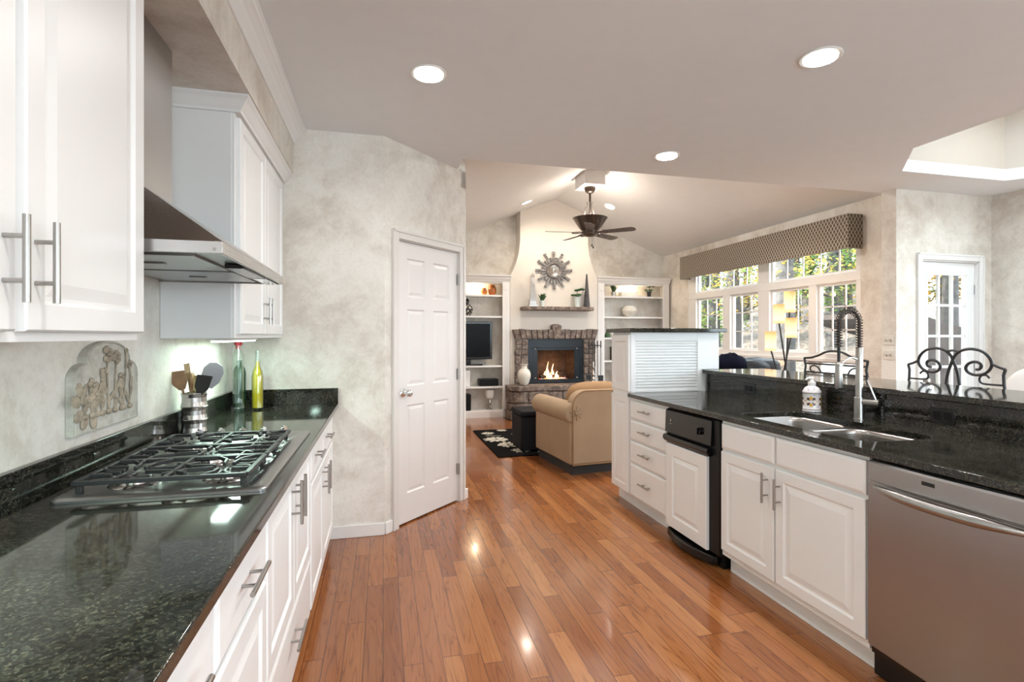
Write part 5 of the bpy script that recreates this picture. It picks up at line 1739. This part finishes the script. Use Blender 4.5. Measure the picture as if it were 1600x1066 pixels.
# rug
RG = thing('rug', 'black rug with cream chrysanthemum flowers', 'rug', (1.25, 5.74, 0))
mb = MB(); mb.box(0, 2.3, 0, 1.70, .0015, .012); mb.build('rug_field', M['rugblack'], RG, bevel=.003)
rg = random.Random(3)
FLW = [(.16, 1.42, .10), (.19, .98, .17), (.26, .62, .16), (.34, .27, .13), (.60, .12, .12), (.62, .85, .20), (.58, 1.25, .13), (.40, 1.60, .08), (.75, .42, .12), (1.1, .5, .2), (1.3, 1.2, .2), (1.8, .7, .22), (2.0, 1.4, .15), (.85, 1.5, .1)]
for fx, fy, fr_ in FLW:
    mb = MB()
    for ringn, (r0, r1, npet) in enumerate(((.35, 1.0, 11), (.1, .6, 8))):
        for k in range(npet):
            a_ = 2 * pi * k / npet + ringn * .3 + rg.uniform(-.1, .1)
            if fx < .3 and cos(a_) * fr_ + fx < .01: continue
            d_ = Vector((cos(a_), sin(a_), 0)); n_ = Vector((-d_.y, d_.x, 0)); c = Vector((fx, fy, .0125 + .0004 * ringn))
            wp = fr_ * (.17 if ringn == 0 else .12); e = rg.uniform(.8, 1.05)
            vs = [c + d_ * fr_ * r0, c + d_ * fr_ * (r0 + r1) / 2 + n_ * wp, c + d_ * fr_ * r1 * e + n_ * wp * .35, c + d_ * fr_ * r1 * e - n_ * wp * .35, c + d_ * fr_ * (r0 + r1) / 2 - n_ * wp]
            mb.prism([tuple(v_) for v_ in vs], (0, 0, .0015))
    mb.build('flower_motif', M['rugcream'], RG, smooth=False)
for P in ([(.2, .62), (.5, .72), (.9, .76), (1.3, .72)], [(.6, .12), (.9, .3), (1.3, .35)], [(.5, 1.2), (.9, 1.22), (1.4, 1.2)], [(.1, 1.25), (.3, 1.2)]):
    mb = MB(); mb.tube([Vector((x, y, .0125)) for x, y in catmull([(a, b, 0) for a, b in P], 6) for x, y in [(x, y)]] if False else [Vector((p.x, p.y, .0125)) for p in catmull([(a, b, 0) for a, b in P], 6)], .008, 6)
    for v_ in mb.bm.verts: v_.co.z = .0125 + (v_.co.z - .0125) * .2
    mb.build('stem_motif', M['rugcream'], RG, smooth=False)

# --- ceiling fan and its mounting box
mb = MB(); mb.box(2.715, 3.02, 6.82, 7.20, 3.485, 3.75)
struct(mb.build('ceiling_box', M['vault'], smooth=False), 'white boxed mount under the ridge carrying the fan', 'ceiling box')
FN = thing('ceiling_fan', 'dark bronze five-blade ceiling fan with a bowl uplight', 'ceiling fan', (2.868, 7.01, 2.83))
mb = MB(); mb.lathe([(0, .655), (.078, .655), (.080, .64), (.07, .60), (.045, .575), (.02, .57), (0, .57)], seg=28); mb.build('ceiling_canopy', M['bronze'], FN)
mb = MB(); mb.cyl((0, 0, .58), (0, 0, .45), .016, 12); mb.cyl((0, 0, .45), (0, 0, .02), .008, 10); mb.build('downrod', M['bronze'], FN)
for k in range(3):
    a_ = 2 * pi * k / 3 + .4
    mb = MB(); c_, s_ = cos(a_), sin(a_)
    mb.tube(catmull([(.05 * c_, .05 * s_, .45), (.035 * c_, .035 * s_, .42), (.06 * c_, .06 * s_, .36), (.09 * c_, .09 * s_, .25)], 5), .0045, 6); mb.ball((.09 * c_, .09 * s_, .25), .012, 8, 5); mb.build('scroll_rod', M['bronze'], FN)
mb = MB(); mb.lathe([(.235, .212), (.25, .215), (.235, .20), (.19, .13), (.14, .06), (.11, .03), (.0, .03), (0, .034), (.105, .036), (.13, .062), (.18, .13), (.225, .20), (.235, .212)], seg=40); mb.build('bowl', M['bronze'], FN)
mb = MB(); mb.lathe([(0, .04), (.11, .04), (.115, .02), (.10, -.02), (.06, -.045), (.03, -.05), (0, -.05)], seg=32); mb.build('motor_housing', M['bronze'], FN)
for k in range(5):
    wa = rad(-27 + 72 * k - 13.8)
    Mx = Matrix.Rotation(wa, 4, 'Z')
    mb = MB(); mb.box(.09, .20, -.018, .018, -.004, .004, Mx @ Matrix.Rotation(rad(-12), 4, 'X'))
    for s in (-1, 1): mb.tube([Mx @ Vector(p) for p in ((.10, s * .012, 0), (.15, s * .045, .006), (.22, s * .05, .0), (.26, s * .02, 0))], .007, 6)
    mb.build('blade_iron', M['bronze'], FN)
    mb = MB(); Mb = Mx @ Matrix.Rotation(rad(-12), 4, 'X')
    mb.prism([(.19, -.055, .004), (.60, -.070, .004), (.645, -.045, .004), (.655, .0, .004), (.645, .045, .004), (.60, .070, .004), (.19, .055, .004)], (0, 0, .007), Mb); mb.build('blade', M['fanblade'], FN, bevel=.002)
mb = MB(); mb.cyl((.03, 0, -.05), (.03, 0, -.16), .0015, 6); mb.ball((.03, 0, -.17), .010, 8, 6, (1, 1, 1.8)); mb.ball((.045, -.01, -.20), .010, 8, 6, (1, 1, 1.8)); mb.cyl((.045, -.01, -.04), (.045, -.01, -.19), .0015, 6); mb.build('pull_chain', M['satinblack'], FN)
mb = MB(); mb.ball((0.06, -.05, .12), .04, 12, 8); mb.build('lamp_bulb', M['bulb'], FN)
d = bpy.data.lights.new('fan_uplight', 'POINT'); d.energy = 13; d.shadow_soft_size = .06; d.color = (1, .88, .76)
l = bpy.data.objects.new('fan_uplight', d); COL.objects.link(l); l.parent = FN; l.location = (0.02, 0, .26)
# two slanted recessed spots on the vault
sa = math.atan(SL)
can(2.168, 7.868, 'tilted recessed spotlight on the left slope of the vault', z=vz(2.168) - .002, tilt=(0, -sa, 0), power=6.5, col=(1, .87, .72))
can(3.544, 7.824, 'tilted recessed spotlight on the right slope of the vault', z=vz(3.544) - .002, tilt=(0, sa, 0), power=6.5, col=(1, .87, .72))
for x, y in ((2.0, 5.4), (3.75, 5.4)):  # unseen spotlights added to brighten the vaulted room
    can(x, y, 'unseen recessed spotlight added to brighten the near part of the vault', 'unseen spotlights added to the vault', z=vz(x) - .002, tilt=(0, -sa if x < RX else sa, 0), power=17, col=(1, .93, .87))

# --- valance
V_ = thing('window_valance', 'boxed brown and cream trellis fabric valance over the big window', 'valance', (4.90, 0, 0))
mb = MB(); mb.box(0, .02, 4.66, 7.99, 2.32, 2.70); mb.box(.02, .198, 4.66, 4.68, 2.32, 2.70); mb.box(.02, .198, 7.97, 7.99, 2.32, 2.70); mb.box(.02, .198, 4.68, 7.97, 2.68, 2.70)
mb.build('fabric_box', M['valance'], V_, bevel=.008)

# --- floor lamp with four lit shades
FL_ = thing('floor_lamp', 'black multi-leg floor lamp with four glowing cylinder shades', 'floor lamp', (4.5, 5.10, 0), rad(-13.8))
SH = [(.035, .0, 1.635, .24), (-.075, .03, 1.51, .22), (.02, -.06, 1.345, .225), (-.185, .0, 1.195, .22)]
FT = [(-.13, -.10), (.18, .06), (-.18, .10), (.10, -.12)]
for (x, y, z, h_), (fx, fy) in zip(SH, FT):
    mb = MB(); mb.lathe([(.056, 0), (.060, 0), (.060, h_), (.056, h_), (.056, 0)], (x, y, z), 24); o = mb.build('lamp_shade', M['shade'], FL_)
    mb = MB(); mb.tube([(fx, fy, .012), (fx + (x - fx) * .5, fy + (y - fy) * .5, z * .5), (x, y, z + .03)], .009, 8); mb.lathe([(0, .0), (.054, .0), (.054, .006), (0, .006)], (x, y, z + .02), 16); mb.build('leg', M['wrought'], FL_)
mb = MB(); mb.lathe([(0, .001), (.20, .001), (.20, .012), (.18, .02), (0, .02)], seg=28); mb.build('base', M['wrought'], FL_)
d = bpy.data.lights.new('shade_light', 'POINT'); d.energy = 1.5; d.shadow_soft_size = .1; d.color = (1, .7, .4)
l = bpy.data.objects.new('shade_light', d); COL.objects.link(l); l.parent = FL_; l.location = (-.05, .0, 1.95)

# --- leather recliner with a navy throw
RC = thing('leather_recliner', 'black leather armchair below the window, seen over the bar', 'armchair', (3.98, 5.62, 0), rad(-4))
mb = MB(); mb.box(-.02, .86, .0, .85, .08, .45); mb.build('seat_base', M['leather'], RC, bevel=.06, bseg=3)
mb = MB(); lofts(mb, [rr3(.10, .78, -.10, .12, .08, .40), rr3(.08, .80, -.14, .10, .09, .80), rr3(.10, .78, -.16, .06, .09, 1.00), rr3(.14, .74, -.14, .04, .07, 1.07), rr3(.2, .68, -.10, .0, .04, 1.09)]); mb.build('backrest', M['leather'], RC, subd=1)
for x in (-.06, .76):
    mb = MB(); lofts(mb, [rr3(x, x + .16, .0, .82, .05, .08), rr3(x, x + .16, .0, .82, .06, .55), rr3(x + .03, x + .13, .03, .79, .04, .62)]); mb.build('arm', M['leather'], RC, subd=1)
mb = MB(); mb.ball((.44, -.04, .98), 1, 18, 12, (.30, .13, .13), Matrix.Identity(3)); mb.build('head_cushion', M['leather'], RC)
T = MB(); T.ball((0, 0, 0), 1, 20, 12, (.20, .17, .16), Matrix.Identity(3))
for v_ in T.bm.verts: v_.co += v_.co.normalized() * .012 * sin(v_.co.x * 60)
tag(T.build('navy_throw', M['navy'], loc=(4.05, 5.50, 1.0)), 'dark navy throw bundled over the left corner of the leather armchair', 'throw')

# ================================================================== OUTDOORS
mb = MB()
gr = random.Random(9)
nx, ny = 26, 30
vs = {}
for i in range(nx):
    for j in range(ny):
        x = 6.2 + i * 1.6; y = -6 + j * 1.9
        z = -.25 + max(0, x - 8) * .10 + max(0, x - 15) * .16 * min(1, max(0, (y / x - .78) / .1)) + gr.uniform(-.08, .08)
        vs[i, j] = mb.v((x, y, z))
for i in range(nx - 1):
    for j in range(ny - 1): mb.face([vs[i, j], vs[i + 1, j], vs[i + 1, j + 1], vs[i, j + 1]])
struct(mb.build('ground', M['litter']), 'sloping woodland floor strewn with fallen leaves', 'ground')
mb = MB(); mb.box(5.26, 8.2, 4.2, 14, -.3, -.12)
struct(mb.build('patio', M['mortar'], smooth=False), 'pale patio slab outside the big window', 'patio')
def gz(x, y): return -.25 + max(0, x - 8) * .10 + max(0, x - 15) * .16 * min(1, max(0, (y / x - .78) / .1))
TREES = [  # x, y, radius, height, leaf kind, crown low
    (10.5, 11.6, .24, 10, 1, 3.0, 'pale thick trunk of the nearest tree outside the window'),
    (12.6, 11.4, .20, 11, 1, 3.0, 'dark straight tree trunk right of the lamp outside the window'),
    (12.0, 14.8, .17, 10, 2, 2.2, 'slender dark tree in the second window light'),
    (13.6, 17.2, .24, 12, 1, 1.8, 'dark broad tree trunk between green leaves outside the window'),
    (15.5, 14.6, .25, 12, 1, 2.5, 'yellow-leaved tree behind the lamp outside the window'),
    (16.0, 24.0, .20, 12, 1, 1.2, 'yellow-leaved tree far left outside the window'),
    (12.0, 19.8, .13, 9, 2, 1.0, 'young green tree left outside the window'),
    (18.5, 18.5, .22, 13, 2, 1.8, 'tall green tree in the middle distance outside the window'),
    (18.5, 16.6, .22, 13, 1, 2.6, 'golden tree on the right outside the window'),
    (20.0, 22.0, .25, 13, 1, 1.2, 'distant golden tree behind the left lights of the window'),
    (22.0, 16.0, .28, 14, 2, 2.0, 'distant green tree behind the right lights of the window'),
    (15.2, 13.6, .25, 12, 1, 3.0, 'dark trunk at the far right of the window'),
    (24.0, 27.0, .28, 14, 2, 1.2, 'farthest green tree left outside the window'),
    (25.0, 20.5, .28, 14, 1, 1.6, 'farthest yellow tree outside the window'),
    (17.0, 20.8, .14, 10, 2, 1.0, 'thin green sapling outside the window'),
]
def tree(x, y, r_, h_, kind, low, label):
    T = thing('tree', label, 'tree', (x, y, gz(x, y) - .12), 0, 'woodland trees far outside the window' if label.startswith('background') else None)
    rt = random.Random(int(x * 10 + y))
    mb = MB(); P = [Vector((rt.uniform(-.1, .1) * k / 3, rt.uniform(-.1, .1) * k / 3, h_ * k / 6)) for k in range(7)]
    mb.tube(P, [r_ * (1.15 - .11 * k) for k in range(7)], 12)
    for k in range(10):
        zb_ = rt.uniform(low, h_ * .85); a_ = rt.random() * 2 * pi; L2 = rt.uniform(.6, 1.25)
        b0 = Vector((0, 0, zb_)); b1 = b0 + Vector((cos(a_) * L2, sin(a_) * L2, L2 * .35))
        mb.tube([b0, (b0 + b1) / 2 + Vector((0, 0, -.05)), b1], [r_ * .28, r_ * .18, .012], 6)
    mb.build('trunk', M['bark'], T)
    mb = MB()
    for k in range(64 if x < 24 else 95):
        a_ = rt.random() * 2 * pi; rr_ = rt.uniform(.2, 1.05); c = Vector((cos(a_) * rr_, sin(a_) * rr_, rt.uniform(low, min(h_, low + 6.5))))
        for q in range(26):
            p = c + Vector((max(-.4, min(.4, rt.gauss(0, .26))), max(-.4, min(.4, rt.gauss(0, .26))), rt.gauss(0, .24)))
            s_ = rt.uniform(.05, .10) * (1 if x < 24 else 1.9)
            u = Vector((rt.uniform(-1, 1), rt.uniform(-1, 1), rt.uniform(-.6, .6))).normalized(); w2 = u.orthogonal().normalized()
            mb.face([mb.v(p - u * s_), mb.v(p + w2 * s_ * .6), mb.v(p + u * s_), mb.v(p - w2 * s_ * .6)])
    mb.build('foliage', M['lf1' if kind == 1 else 'lf2'], T, smooth=False, nrm=False)
spots = [[t[0], t[1]] for t in TREES]
far = [(d_, a_) for d_ in (26.5, 29.8, 33.1, 36.4) for a_ in (.52, .62, .72, .82)]
spots += [[d_ * sin(a_), d_ * cos(a_)] for d_, a_ in far]
for it in range(300):                       # keep the crowns clear of one another
    for i in range(len(spots)):
        for j in range(i):
            dx, dy = spots[i][0] - spots[j][0], spots[i][1] - spots[j][1]
            if abs(dx) < 3.05 and abs(dy) < 3.05:
                if abs(dx) > abs(dy):
                    m_ = (3.06 - abs(dx)) / 2 * (1 if dx > 0 else -1); spots[i][0] += m_; spots[j][0] -= m_
                else:
                    m_ = (3.06 - abs(dy)) / 2 * (1 if dy > 0 else -1); spots[i][1] += m_; spots[j][1] -= m_
for t, (x_, y_) in zip(TREES, spots): tree(x_, y_, *t[2:])
rt_ = random.Random(77)
for k, (x_, y_) in enumerate(spots[len(TREES):]):
    tree(x_, y_, rt_.uniform(.18, .3), 14, 1 + k % 2, .6, 'background woodland tree far outside the window')
# low shed roof seen through the patio door
r = thing('garden_shed', 'low shed with a sloping brown shingle roof seen through the patio door', 'shed', (9.2, 7.5, -.3))
mb = MB(); mb.box(0, 3.0, 0, 1.9, .0, 1.19); mb.build('wall', M['siding'], r, smooth=False)
mb = MB(); mb.prism([(-.3, -.25, 2.0), (-.3, 2.1, 2.0), (3.2, 2.1, 1.2), (3.2, -.25, 1.2)], (0, 0, .1)); mb.prism([(-.3, -.26, 2.0), (3.2, -.26, 1.2), (3.2, -.26, .3), (-.3, -.26, .3)], (0, .03, 0)); mb.build('roof', M['roofb'], r, smooth=False)
